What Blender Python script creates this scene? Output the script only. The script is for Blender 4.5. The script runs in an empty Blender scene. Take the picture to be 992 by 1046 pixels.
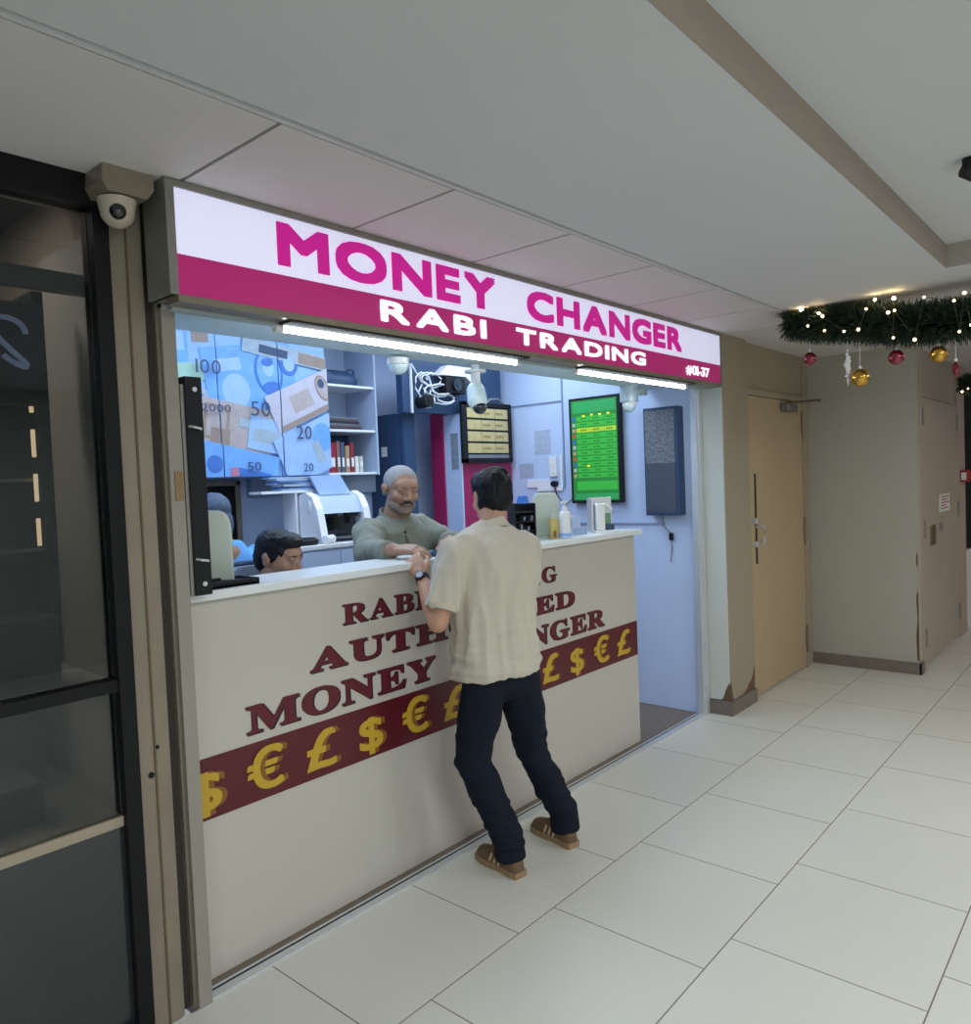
import bpy, bmesh, math, random
from math import sin, cos, pi, radians
from mathutils import Vector, Matrix, noise
random.seed(4)
SC = bpy.context.scene
COL = SC.collection
GLYPHS = {
'sR': '23,0 23,26 47,28 67,32 82,39 93,47 101,59 107,75 110,95 111,120 111,564 110,586 106,605 101,620 93,631 81,640 66,646 47,651 24,653 24,678 323,678 393,675 454,667 505,653 547,634 579,609 603,578 616,541 621,498 612,441 583,395 536,359 469,333 643,75 674,38 681,33 690,29 700,27 712,26 715,26 715,0 504,0 300,316 271,316 271,120 272,95 275,75 281,59 289,47 300,39 316,32 336,28 360,26 360,0|271,348 303,348 339,350 370,357 396,369 417,385 432,405 443,432 450,463 452,500 445,562 423,607 386,633 334,642 316,641 301,639 290,635 282,629 277,621 274,609 272,593 271,574',
'sA': '-13,0 -13,27 1,28 13,32 25,37 35,45 45,56 54,71 64,89 73,111 307,694 334,693 572,129 583,104 594,83 603,65 612,51 621,41 632,33 645,29 660,27 660,0 341,0 341,27 376,30 402,37 417,50 422,68 421,77 418,88 413,103 406,121 376,197 154,197 117,105 113,88 111,72 116,52 129,38 152,30 184,27 190,27 190,0|169,239 360,239 263,475',
'sB': '24,0 24,26 47,28 67,33 82,39 93,48 101,60 107,77 110,97 111,122 111,549 111,569 109,587 107,602 103,614 98,624 92,633 85,639 76,645 66,648 53,651 39,652 23,653 23,678 328,678 443,668 525,639 574,590 590,522 580,466 549,422 498,389 427,368 513,343 574,307 611,257 623,196 619,152 605,113 583,80 553,52 514,29 468,13 414,3 354,0|271,375 280,375 317,377 348,383 373,392 392,406 406,424 416,448 422,478 424,514 423,546 418,573 411,596 401,614 387,628 370,638 348,644 322,646 307,645 294,643 285,638 280,633 276,624 273,613 272,599 271,582|330,36 360,38 385,45 406,57 422,73 433,94 441,121 446,153 448,191 446,230 439,262 428,289 413,309 392,324 365,335 333,342 294,344 271,344 271,97 272,81 274,68 278,58 284,50 291,44 301,39 314,37',
'sI': '20,0 20,26 43,29 63,34 79,40 91,48 100,58 107,73 111,90 112,112 112,576 111,597 107,614 102,627 94,637 83,643 67,648 46,651 20,653 20,678 364,678 364,653 340,651 319,648 303,643 292,637 283,627 277,614 273,597 272,576 272,115 272,100 274,87 276,76 279,66 283,58 289,50 297,44 307,39 318,35 332,31 348,28 366,26 366,0',
'sT': '137,0 137,26 162,27 183,31 199,37 212,46 220,58 227,75 231,95 232,120 232,645 222,645 185,642 151,634 122,620 97,601 76,576 61,546 49,512 43,473 16,473 16,678 611,678 611,472 586,472 568,548 531,602 475,634 400,645 392,645 392,120 393,94 397,73 403,57 412,45 424,37 440,31 462,27 488,26 488,0',
'sD': '30,0 30,26 52,28 69,32 83,37 94,44 101,54 106,69 109,88 110,111 110,557 109,584 105,606 99,623 91,635 79,643 64,648 45,652 22,653 22,678 330,678 415,673 488,656 551,628 604,590 644,541 674,483 691,416 697,339 675,191 608,85 496,21 340,0|331,36 377,41 416,55 449,78 476,112 496,154 510,207 519,269 522,341 510,474 475,569 415,626 332,645 315,644 301,641 290,637 282,631 277,621 274,609 272,593 271,573 271,107 272,88 274,72 277,59 282,51 290,44 300,40 314,37',
'sN': '600,-16 159,521 159,117 160,93 163,73 169,57 177,46 188,38 203,32 223,28 248,26 248,0 27,0 27,26 43,27 58,29 70,31 81,35 89,39 96,45 102,53 106,62 109,72 111,85 113,100 113,117 113,578 90,606 73,626 61,639 54,645 27,653 27,678 233,678 582,251 582,562 582,579 580,594 578,606 575,617 571,625 565,632 558,638 549,643 538,646 526,649 510,651 493,653 493,678 714,678 714,653 690,651 671,647 656,641 645,633 638,621 632,605 629,585 628,561 628,-16',
'sG': '399,-15 347,-12 298,-4 252,10 211,29 173,53 139,82 110,115 86,153 66,195 52,240 44,289 41,341 44,391 52,439 66,483 86,524 110,561 138,595 171,623 208,648 248,668 290,682 335,690 383,693 423,691 464,684 506,672 550,656 557,653 564,651 571,649 577,649 585,650 592,652 599,655 604,660 609,666 614,673 619,682 624,693 651,693 651,458 625,458 614,488 600,515 586,540 569,564 551,585 532,604 511,621 490,635 468,646 445,654 422,658 398,660 319,640 262,580 228,479 217,339 220,265 230,201 246,146 268,101 296,65 329,39 367,24 410,19 436,20 458,24 476,31 489,41 498,53 505,68 509,85 510,106 510,190 509,212 505,229 499,243 490,254 478,261 460,266 438,270 410,271 410,295 745,295 745,271 723,270 704,266 690,261 680,254 673,244 668,230 665,213 664,191 664,43 598,18 532,-1 466,-11',
'sU': '369,-19 305,-15 250,-4 205,16 170,43 143,77 124,120 113,172 109,231 109,564 108,586 104,605 99,620 91,631 79,640 64,646 45,651 22,653 22,678 358,678 358,653 341,651 325,649 312,646 302,643 293,639 285,633 280,626 275,618 273,608 271,595 269,581 269,564 269,208 271,167 277,131 288,101 303,77 322,57 346,44 375,36 409,33 486,46 540,84 573,148 584,237 584,563 583,586 579,604 573,619 565,631 553,639 537,645 515,650 489,653 489,678 706,678 706,653 685,649 668,644 654,636 645,628 638,616 633,602 630,584 629,563 629,270 625,198 613,137 593,87 566,48 529,19 485,-2 431,-15',
'sH': '23,0 23,26 47,28 67,32 82,39 93,47 101,59 107,75 110,95 111,120 111,564 110,586 106,605 101,620 93,631 81,640 66,646 47,651 24,653 24,678 360,678 360,653 343,651 328,649 315,646 304,643 295,639 288,633 282,626 278,618 275,608 273,595 271,581 271,564 271,373 509,373 509,564 509,581 507,595 505,608 502,618 498,626 493,633 486,639 477,643 466,646 453,649 438,651 420,653 420,678 755,678 755,653 731,650 712,646 697,639 686,632 679,621 673,606 670,587 669,564 669,120 670,97 673,77 679,61 687,49 697,40 712,33 732,28 755,26 755,0 420,0 420,26 444,28 463,32 479,38 490,46 498,57 504,73 508,94 509,120 509,329 271,329 271,120 272,95 275,75 281,59 289,47 300,39 316,32 336,28 360,26 360,0',
'sO': '388,-16 352,-14 317,-9 283,-1 251,11 220,26 192,43 165,63 141,86 118,111 98,138 81,168 67,199 56,232 48,266 43,302 41,339 43,376 48,411 56,446 67,479 81,510 98,539 118,566 141,592 166,614 193,635 222,652 254,667 287,679 321,687 357,692 395,694 431,692 466,687 500,679 532,668 562,653 591,636 618,616 642,594 664,569 684,542 701,512 716,481 727,448 735,413 740,377 742,339 740,302 735,266 727,232 716,199 701,168 684,138 664,111 641,86 616,63 589,43 560,26 529,11 496,-1 461,-9 425,-14|394,18 469,38 522,98 554,199 565,339 562,413 553,478 538,533 518,579 492,614 461,640 426,655 387,660 312,640 259,580 227,479 216,339 219,265 228,201 243,146 264,100 290,64 321,39 355,23',
'sS': '64,-16 64,235 93,235 107,184 123,140 143,104 166,74 192,51 222,35 256,25 293,22 320,24 344,30 365,40 383,54 397,70 407,89 413,110 415,133 410,164 395,192 370,217 335,238 242,284 201,306 167,329 138,352 115,376 97,402 84,430 77,461 74,494 76,523 81,551 89,576 100,600 114,621 131,639 150,655 172,669 195,680 220,688 247,692 275,694 290,694 307,692 324,690 342,687 420,667 434,664 446,662 458,664 467,670 473,680 477,694 505,694 505,475 480,475 472,502 462,528 451,551 437,573 422,593 406,610 388,626 370,639 350,649 330,656 310,661 289,662 265,660 243,655 224,647 208,635 195,621 185,604 180,586 178,566 180,547 185,530 193,515 204,501 219,488 236,476 257,463 281,451 377,406 406,392 431,377 454,362 473,347 488,331 502,315 513,298 521,280 527,261 531,241 534,220 535,198 533,167 527,138 518,111 505,86 488,63 468,43 444,26 418,12 389,0 357,-8 323,-13 286,-15 236,-12 187,1 147,14 126,18 119,18 112,16 107,14 103,11 100,6 97,0 94,-7 91,-16',
'sE': '21,0 21,25 45,26 65,30 81,36 93,44 101,56 107,72 111,92 112,116 112,549 111,579 107,603 101,621 93,634 81,642 66,648 47,652 24,653 24,678 594,678 594,476 571,476 562,519 549,555 530,583 507,605 477,621 440,632 396,639 345,641 298,638 290,635 285,632 280,627 277,621 275,613 273,603 272,592 272,578 272,366 288,366 319,368 346,375 368,385 386,401 400,421 412,446 422,477 429,514 453,514 453,176 428,176 425,204 420,229 414,251 407,270 397,286 386,299 373,309 359,318 342,323 322,328 300,330 276,331 272,331 272,100 273,83 275,69 280,59 286,52 295,47 307,44 323,42 343,41 378,42 410,45 440,50 467,58 491,67 513,79 534,94 552,112 569,132 585,156 599,183 612,213 640,213 599,0',
'sM': '21,0 21,26 44,28 64,32 79,39 92,47 100,59 107,74 111,94 112,118 112,569 112,585 110,598 108,610 105,619 101,627 95,634 87,639 79,644 68,647 55,650 39,652 22,653 22,678 275,678 472,212 669,678 919,678 919,653 897,650 878,645 864,639 853,630 844,619 839,604 835,585 834,563 834,127 834,107 836,90 838,76 841,64 845,54 851,45 858,39 866,35 876,31 888,29 902,27 918,26 918,0 589,0 589,26 606,28 621,30 633,33 644,37 653,42 660,48 666,56 670,66 673,77 675,90 677,106 677,124 677,594 429,0 402,0 157,579 157,119 158,93 162,72 169,55 178,44 191,36 207,30 228,27 252,26 252,0',
'sY': '151,0 151,26 175,28 195,32 210,39 221,47 229,59 235,75 238,95 239,120 239,266 69,576 56,599 44,617 32,630 21,639 1,648 -20,652 -20,678 308,678 308,652 291,652 278,651 267,650 257,647 248,644 241,639 236,633 233,627 232,620 233,612 235,604 239,594 244,583 370,336 496,545 506,563 513,580 518,594 519,607 514,627 500,641 477,649 444,652 439,652 439,678 654,678 654,652 641,650 630,646 619,640 609,632 599,623 590,611 580,598 570,583 399,303 399,120 400,95 404,75 409,59 417,47 428,39 444,32 464,28 488,26 488,0',
'sC': '382,-16 333,-13 288,-5 245,10 205,30 168,54 135,84 107,117 83,156 64,197 50,242 42,289 39,340 42,390 50,437 64,481 84,523 108,560 137,594 169,623 207,648 247,667 291,682 337,690 386,693 422,691 460,684 502,672 547,655 555,652 562,650 569,648 577,648 594,651 607,659 617,673 624,693 650,693 650,459 625,459 606,503 584,542 559,577 531,606 499,630 466,646 432,657 395,660 316,640 259,579 225,478 214,337 227,205 264,111 327,54 414,35 444,37 474,43 503,53 533,67 562,84 589,105 614,130 638,158 666,132 610,67 544,21 468,-7',
'c$': '470,596 437,618 399,636 358,648 321,655 321,691 239,691 239,655 161,633 102,594 65,539 52,472 63,421 98,372 156,329 239,297 239,81 182,97 137,118 95,145 51,182 51,61 97,35 143,14 190,-1 239,-9 239,-118 321,-118 321,-9 401,14 458,59 491,116 502,176 490,240 454,295 397,338 321,369 321,567 361,555 402,536 439,513 470,488|239,396 199,413 171,434 155,458 150,485 157,514 175,539 203,557 239,567|321,262 360,243 387,221 401,196 406,168 401,137 385,113 358,95 321,82',
'c€': '521,470 487,399 23,399 49,470|458,328 426,256 23,256 49,328|605,663 569,585 558,595 547,604 536,612 524,620 511,627 498,633 485,639 471,644 457,647 442,650 427,651 412,652 383,650 355,644 329,633 305,619 282,601 262,578 245,552 230,522 217,488 209,450 204,409 202,363 204,318 209,277 217,240 230,206 244,175 262,149 282,127 305,109 329,94 355,84 383,78 412,76 427,77 442,78 457,81 471,84 485,88 498,94 510,100 523,107 566,137 603,61 584,45 563,30 540,18 516,8 491,0 465,-6 439,-9 412,-10 369,-7 329,1 291,16 256,36 224,61 196,91 171,125 150,165 133,208 122,256 114,307 112,363 114,419 122,471 133,519 150,562 171,602 196,637 224,666 256,692 291,711 329,726 369,734 412,737 439,736 466,732 491,727 516,719 540,708 563,695 584,680',
'c£': '333,374 257,374 293,476 333,546 381,585 437,598 449,598 462,597 475,594 490,589 501,589 449,687 345,676 265,607 205,500 161,374 66,374 66,286 138,286 59,-9 97,-2 135,2 176,5 221,6 243,5 265,4 288,2 310,-1 332,-4 353,-7 373,-8 391,-9 446,-4 496,9 496,104 476,95 453,89 426,85 395,84 375,85 357,86 339,89 320,92 300,95 278,97 252,98 221,99 181,97 231,286 333,286',
'nM': '709,682 618,682 391,402 165,682 73,682 73,0 171,0 171,531 173,531 383,267 399,267 609,531 611,531 611,0 709,0',
'nO': '45,341 71,208 143,97 258,20 409,-9 564,20 680,97 753,209 778,341 752,476 679,587 563,663 411,691 261,663 145,587 71,475|146,341 166,445 222,527 305,581 411,601 517,581 601,527 657,445 677,341 657,238 601,155 517,101 411,81 305,101 221,155 166,238',
'nN': '706,682 614,682 614,154 152,682 74,682 74,0 166,0 166,525 622,0 706,0',
'nE': '462,682 75,682 75,0 471,0 471,88 173,88 173,300 452,300 452,388 173,388 173,594 462,594',
'nY': '301,447 118,682 0,682 253,361 253,0 351,0 351,360 604,682 486,682',
'nC': '656,635 590,660 530,678 475,688 422,691 272,664 154,589 76,475 48,331 70,218 136,107 251,24 416,-9 490,-5 555,8 611,27 663,51 663,158 604,125 544,101 484,86 425,81 313,100 226,153 169,235 149,340 170,444 227,527 313,581 421,601 479,597 537,584 595,562 656,530',
'nH': '653,682 555,682 555,385 173,385 173,682 75,682 75,0 173,0 173,297 555,297 555,0 653,0',
'nA': '362,686 293,686 0,0 100,0 186,201 476,201 567,0 667,0|326,536 436,289 224,289',
'nG': '673,336 444,336 444,248 575,248 575,108 539,97 503,89 466,83 427,81 316,100 228,154 171,235 151,340 171,443 227,526 310,581 414,601 476,597 537,584 599,563 659,534 659,633 587,661 527,679 473,688 416,691 271,664 155,589 78,477 50,337 77,199 153,89 268,17 413,-9 481,-6 544,4 607,21 673,47',
'nR': '77,682 77,0 175,0 175,296 216,296 253,291 292,271 338,223 397,140 487,0 604,0 574,42 551,74 531,103 511,135 474,195 439,246 402,289 359,324 408,351 443,389 465,436 473,491 457,571 413,631 342,669 249,682|175,598 238,598 299,591 340,570 364,538 372,495 366,454 345,418 303,393 238,384 175,384',
'nB': '75,0 309,0 418,17 490,60 530,118 543,182 532,246 499,298 448,337 379,360 379,362 425,387 458,419 477,459 483,508 471,571 433,627 368,667 273,682 75,682|173,594 263,594 320,586 356,566 376,535 382,499 373,451 346,417 301,397 238,390 173,390|173,302 291,302 358,294 405,272 433,239 442,196 435,158 412,123 367,98 296,88 173,88',
'nI': '174,682 76,682 76,0 174,0',
'nT': '587,682 17,682 17,594 253,594 253,0 351,0 351,594 587,594',
'nD': '76,0 342,0 493,29 607,105 679,214 704,341 683,462 617,572 504,651 341,682 76,682|174,594 325,594 449,574 536,519 586,438 603,341 592,266 550,183 466,116 330,88 174,88',
'n#': '196,617 155,422 1,422 1,353 141,353 105,183 1,183 1,114 91,114 50,-81 122,-81 163,114 357,114 316,-81 388,-81 429,114 584,114 584,183 443,183 479,353 584,353 584,422 493,422 534,617 462,617 421,422 227,422 268,617|213,353 407,353 371,183 177,183',
'n0': '470,341 454,484 410,595 340,666 250,691 160,666 90,595 46,484 30,341 46,198 90,87 160,16 250,-9 340,16 410,87 454,198|372,341 364,233 340,153 301,102 250,84 199,102 161,153 136,233 128,341 136,449 161,530 199,580 250,598 301,580 340,530 364,449',
'n1': '300,682 202,682 202,0 300,0',
'n3': '81,569 114,582 143,591 170,596 197,598 246,591 283,571 307,539 315,496 307,454 281,423 239,404 180,397 180,307 244,301 289,277 317,240 326,193 318,148 296,114 261,92 216,84 178,87 141,97 103,113 64,136 64,30 101,13 137,1 173,-6 209,-9 296,6 364,49 408,114 424,198 418,250 401,297 370,336 326,360 366,388 393,421 408,462 413,513 399,586 358,643 295,678 212,691 176,689 143,684 112,675 81,662',
'n7': '490,682 49,682 49,589 344,589 94,29 181,-9',
'n-': '283,267 40,267 40,174 283,174',
'n2': '466,93 205,93 302,214 368,312 405,396 417,478 402,564 359,632 293,675 209,691 168,687 129,675 89,655 48,626 48,503 88,547 127,575 165,590 202,595 249,586 286,559 310,519 319,467 316,428 307,393 292,359 271,321 220,243 159,161 95,81 34,7 34,0 466,0',
'n5': '404,682 101,682 101,327 202,336 277,313 324,268 340,207 329,160 298,120 254,94 199,84 162,87 124,97 87,112 50,134 50,33 92,14 133,1 173,-7 215,-9 304,7 375,53 421,122 438,209 421,297 372,367 294,411 190,423 190,594 404,594',
'n8': '468,184 462,234 444,280 414,318 373,348 411,380 437,416 453,454 458,493 443,572 401,634 337,676 257,691 174,676 108,635 64,573 48,495 53,453 69,414 95,378 129,348 86,317 56,279 38,236 32,185 49,109 96,47 165,6 252,-9 337,6 406,47 451,108|360,495 352,456 329,423 295,401 253,393 212,401 178,424 155,457 146,497 154,539 176,570 211,591 255,598 297,590 330,569 352,536|370,192 362,151 340,117 302,93 250,84 202,92 164,114 139,149 130,192 139,236 163,270 202,292 252,300 300,292 337,269 361,235',
'n6': '317,691 200,594 114,482 62,360 44,233 60,134 105,58 174,9 264,-9 341,7 405,51 449,116 465,195 450,274 410,337 350,379 274,394 242,392 214,385 189,376 167,366 198,437 246,506 307,567 376,616|146,265 175,282 200,294 225,299 254,301 299,293 335,271 358,238 367,196 359,150 337,115 302,92 258,84 207,97 166,133 143,189',
}
def V(*a): return Vector(a)
MATS = {}
def mat(name, col, rough=0.5, metal=0.0, emit=None, es=0.0, var=0.0, vs=8.0, bump=0.0, bs=60.0, spec=0.5, trans=0.0, alpha=1.0, coat=0.0, sheen=0.0, sss=0.0):
    if name in MATS: return MATS[name]
    m = bpy.data.materials.new(name); m.use_nodes = True
    nt = m.node_tree; b = nt.nodes['Principled BSDF']
    c = tuple(col) + (1.0,)
    b.inputs['Base Color'].default_value = c
    b.inputs['Roughness'].default_value = rough
    b.inputs['Metallic'].default_value = metal
    b.inputs['Specular IOR Level'].default_value = spec
    b.inputs['Transmission Weight'].default_value = trans
    b.inputs['Alpha'].default_value = alpha
    b.inputs['Coat Weight'].default_value = coat
    b.inputs['Sheen Weight'].default_value = sheen
    if sss:
        b.inputs['Subsurface Weight'].default_value = sss
        b.inputs['Subsurface Radius'].default_value = (.012, .005, .003)
    if emit:
        b.inputs['Emission Color'].default_value = tuple(emit) + (1.0,)
        b.inputs['Emission Strength'].default_value = es
    tc = nt.nodes.new('ShaderNodeTexCoord')
    if var > 0:
        n = nt.nodes.new('ShaderNodeTexNoise'); n.inputs['Scale'].default_value = vs; n.inputs['Detail'].default_value = 4
        nt.links.new(tc.outputs['Object'], n.inputs['Vector'])
        mx = nt.nodes.new('ShaderNodeMix'); mx.data_type = 'RGBA'
        mx.inputs['A'].default_value = tuple(x * (1 - var) for x in col) + (1,)
        mx.inputs['B'].default_value = tuple(min(1, x * (1 + var)) for x in col) + (1,)
        nt.links.new(n.outputs['Fac'], mx.inputs['Factor'])
        nt.links.new(mx.outputs['Result'], b.inputs['Base Color'])
    if bump > 0:
        n2 = nt.nodes.new('ShaderNodeTexNoise'); n2.inputs['Scale'].default_value = bs; n2.inputs['Detail'].default_value = 3
        nt.links.new(tc.outputs['Object'], n2.inputs['Vector'])
        bp = nt.nodes.new('ShaderNodeBump'); bp.inputs['Strength'].default_value = bump; bp.inputs['Distance'].default_value = 0.01
        nt.links.new(n2.outputs['Fac'], bp.inputs['Height'])
        nt.links.new(bp.outputs['Normal'], b.inputs['Normal'])
    MATS[name] = m
    return m
def S(r, g, b):   # sRGB 0..255 -> linear
    f = lambda c: (c / 12.92 if c <= .04045 else ((c + .055) / 1.055) ** 2.4)
    return (f(r / 255), f(g / 255), f(b / 255))

class MB:
    def __init__(s): s.bm = bmesh.new()
    def box(s, x0, x1, y0, y1, z0, z1, bev=0.0, M=None):
        r = bmesh.ops.create_cube(s.bm, size=1.0)
        vs = r['verts']
        T = Matrix.Translation(((x0 + x1) / 2, (y0 + y1) / 2, (z0 + z1) / 2)) @ Matrix.Diagonal((abs(x1 - x0), abs(y1 - y0), abs(z1 - z0), 1))
        bmesh.ops.transform(s.bm, matrix=T, verts=vs)
        if bev > 0:
            es = list({e for v in vs for e in v.link_edges})
            rr = bmesh.ops.bevel(s.bm, geom=es, offset=bev, segments=3, profile=.7, affect='EDGES')
            vs = list({v for f in rr['faces'] for v in f.verts} | {v for v in vs if v.is_valid})
        if M is not None: bmesh.ops.transform(s.bm, matrix=M, verts=vs)
        return s
    def cyl(s, a, b, r0, r1=None, n=20, caps=True):
        a = Vector(a); b = Vector(b); r1 = r0 if r1 is None else r1
        d = b - a; L = d.length
        r = bmesh.ops.create_cone(s.bm, cap_ends=caps, segments=n, radius1=r0, radius2=r1, depth=L)
        q = Vector((0, 0, 1)).rotation_difference(d.normalized()).to_matrix().to_4x4()
        bmesh.ops.transform(s.bm, matrix=Matrix.Translation((a + b) / 2) @ q, verts=r['verts'])
        return s
    def ball(s, c, r, sc=(1, 1, 1), n=16, M=None):
        rr = bmesh.ops.create_uvsphere(s.bm, u_segments=n, v_segments=max(6, n * 2 // 3), radius=r)
        T = Matrix.Translation(c) @ (M if M is not None else Matrix()) @ Matrix.Diagonal((sc[0], sc[1], sc[2], 1))
        bmesh.ops.transform(s.bm, matrix=T, verts=rr['verts'])
        return s
    def chain(s, pts, rad, n=14):
        pts = [Vector(p) for p in pts]
        for i in range(len(pts)):
            s.ball(pts[i], rad[i], n=n)
            if i: s.cyl(pts[i - 1], pts[i], rad[i - 1], rad[i], n=n)
        return s
    def tube(s, pts, r, n=8):
        pts = [Vector(p) for p in pts]; rings = []
        for i, p in enumerate(pts):
            d = (pts[min(i + 1, len(pts) - 1)] - pts[max(i - 1, 0)]).normalized()
            u = d.cross(Vector((0, 0, 1)))
            if u.length < 1e-3: u = d.cross(Vector((0, 1, 0)))
            u.normalize(); w = d.cross(u)
            rings.append([s.bm.verts.new(p + u * r * cos(2 * pi * k / n) + w * r * sin(2 * pi * k / n)) for k in range(n)])
        for a, b in zip(rings, rings[1:]):
            for k in range(n): s.bm.faces.new((a[k], a[(k + 1) % n], b[(k + 1) % n], b[k]))
        s.bm.faces.new(rings[0][::-1]); s.bm.faces.new(rings[-1])
        return s
    def loft(s, rings, n=28, M=None, p=2.0):
        # rings: (cx, cy, cz, rx, ry) horizontal superellipses, closed at both ends
        R = []
        for cx, cy, cz, rx, ry in rings:
            q = []
            for k in range(n):
                t = 2 * pi * k / n
                c_, s_ = cos(t), sin(t)
                q.append(s.bm.verts.new((cx + rx * math.copysign(abs(c_) ** (2 / p), c_), cy + ry * math.copysign(abs(s_) ** (2 / p), s_), cz)))
            R.append(q)
        for a, b in zip(R, R[1:]):
            for k in range(n): s.bm.faces.new((a[k], a[(k + 1) % n], b[(k + 1) % n], b[k]))
        s.bm.faces.new(R[0][::-1]); s.bm.faces.new(R[-1])
        if M is not None: bmesh.ops.transform(s.bm, matrix=M, verts=[v for q in R for v in q])
        return s
    def lathe(s, prof, c=(0, 0, 0), n=28, M=None):
        R = []
        for r, z in prof: R.append([s.bm.verts.new((r * cos(2 * pi * k / n), r * sin(2 * pi * k / n), z)) for k in range(n)])
        for a, b in zip(R, R[1:]):
            for k in range(n): s.bm.faces.new((a[k], a[(k + 1) % n], b[(k + 1) % n], b[k]))
        s.bm.faces.new(R[0][::-1]); s.bm.faces.new(R[-1])
        T = Matrix.Translation(c) @ (M if M is not None else Matrix())
        bmesh.ops.transform(s.bm, matrix=T, verts=[v for q in R for v in q])
        return s
    def prism(s, poly, a, b, axis='x', M=None):
        # poly of 2D points in the plane normal to axis, extruded from a to b
        def P(u, w, t): return {'x': (t, u, w), 'y': (u, t, w), 'z': (u, w, t)}[axis]
        A = [s.bm.verts.new(P(u, w, a)) for u, w in poly]; B = [s.bm.verts.new(P(u, w, b)) for u, w in poly]
        s.bm.faces.new(A); s.bm.faces.new(B[::-1]); n = len(poly)
        for k in range(n): s.bm.faces.new((A[k], B[k], B[(k + 1) % n], A[(k + 1) % n]))
        if M is not None: bmesh.ops.transform(s.bm, matrix=M, verts=A + B)
        return s
    def xf(s, M): bmesh.ops.transform(s.bm, matrix=M, verts=s.bm.verts); return s
    def build(s, name, m=None, parent=None, smooth=False, **tags):
        bmesh.ops.recalc_face_normals(s.bm, faces=s.bm.faces)
        me = bpy.data.meshes.new(name); s.bm.to_mesh(me); s.bm.free()
        if smooth:
            for p in me.polygons: p.use_smooth = True
            me.set_sharp_from_angle(angle=radians(40))
        return link(name, me, m, parent, **tags)
def link(name, me, m, parent=None, **tags):
    o = bpy.data.objects.new(name, me); COL.objects.link(o)
    if m is not None: me.materials.clear(); me.materials.append(m)
    if parent is not None:
        o.parent = parent
        o.matrix_parent_inverse = world(parent).inverted()
    for k, v in tags.items(): o[k] = v
    return o
def world(o):
    M = o.matrix_basis.copy()
    if o.parent: M = world(o.parent) @ o.matrix_parent_inverse @ M
    return M
def thing(name, label, cat, loc=(0, 0, 0), rz=0.0, group=None):
    o = bpy.data.objects.new(name, None); COL.objects.link(o)
    o.empty_display_size = .1
    o.location = loc; o.rotation_euler = (0, 0, rz)
    o['label'] = label; o['category'] = cat
    if group: o['group'] = group
    return o
def struct(name, mb, m, parent=None, smooth=False):
    o = mb.build(name, m, parent, smooth)
    if parent is None: o['kind'] = 'structure'
    return o
def copy_tree(o, parent=None):
    c = o.copy(); COL.objects.link(c)
    if parent is not None: c.parent = parent
    for ch in list(o.children): copy_tree(ch, c)
    return c
def RZ(a): return Matrix.Rotation(a, 4, 'Z')
def T(*a): return Matrix.Translation(a)
def B(x0, x1, y0, y1, z0, z1, bev=0.0): return MB().box(x0, x1, y0, y1, z0, z1, bev)

def remesh(mb, voxel=.008, smooth=4, fac=.5, disp=None):
    """union of overlapping closed shells -> one continuous mesh"""
    bmesh.ops.recalc_face_normals(mb.bm, faces=mb.bm.faces)
    me = bpy.data.meshes.new('t'); mb.bm.to_mesh(me); mb.bm.free()
    o = bpy.data.objects.new('t', me); COL.objects.link(o)
    r = o.modifiers.new('r', 'REMESH'); r.mode = 'VOXEL'; r.voxel_size = voxel
    if smooth:
        s = o.modifiers.new('s', 'SMOOTH'); s.iterations = smooth; s.factor = fac
    dg = bpy.context.evaluated_depsgraph_get(); dg.update()
    out = bpy.data.meshes.new_from_object(o.evaluated_get(dg))
    bpy.data.objects.remove(o); bpy.data.meshes.remove(me)
    if disp:
        ns = [v.normal.copy() for v in out.vertices]
        for v, n in zip(out.vertices, ns):
            v.co = v.co + n * disp(v.co, n)
    for p in out.polygons: p.use_smooth = True
    return out

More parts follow.
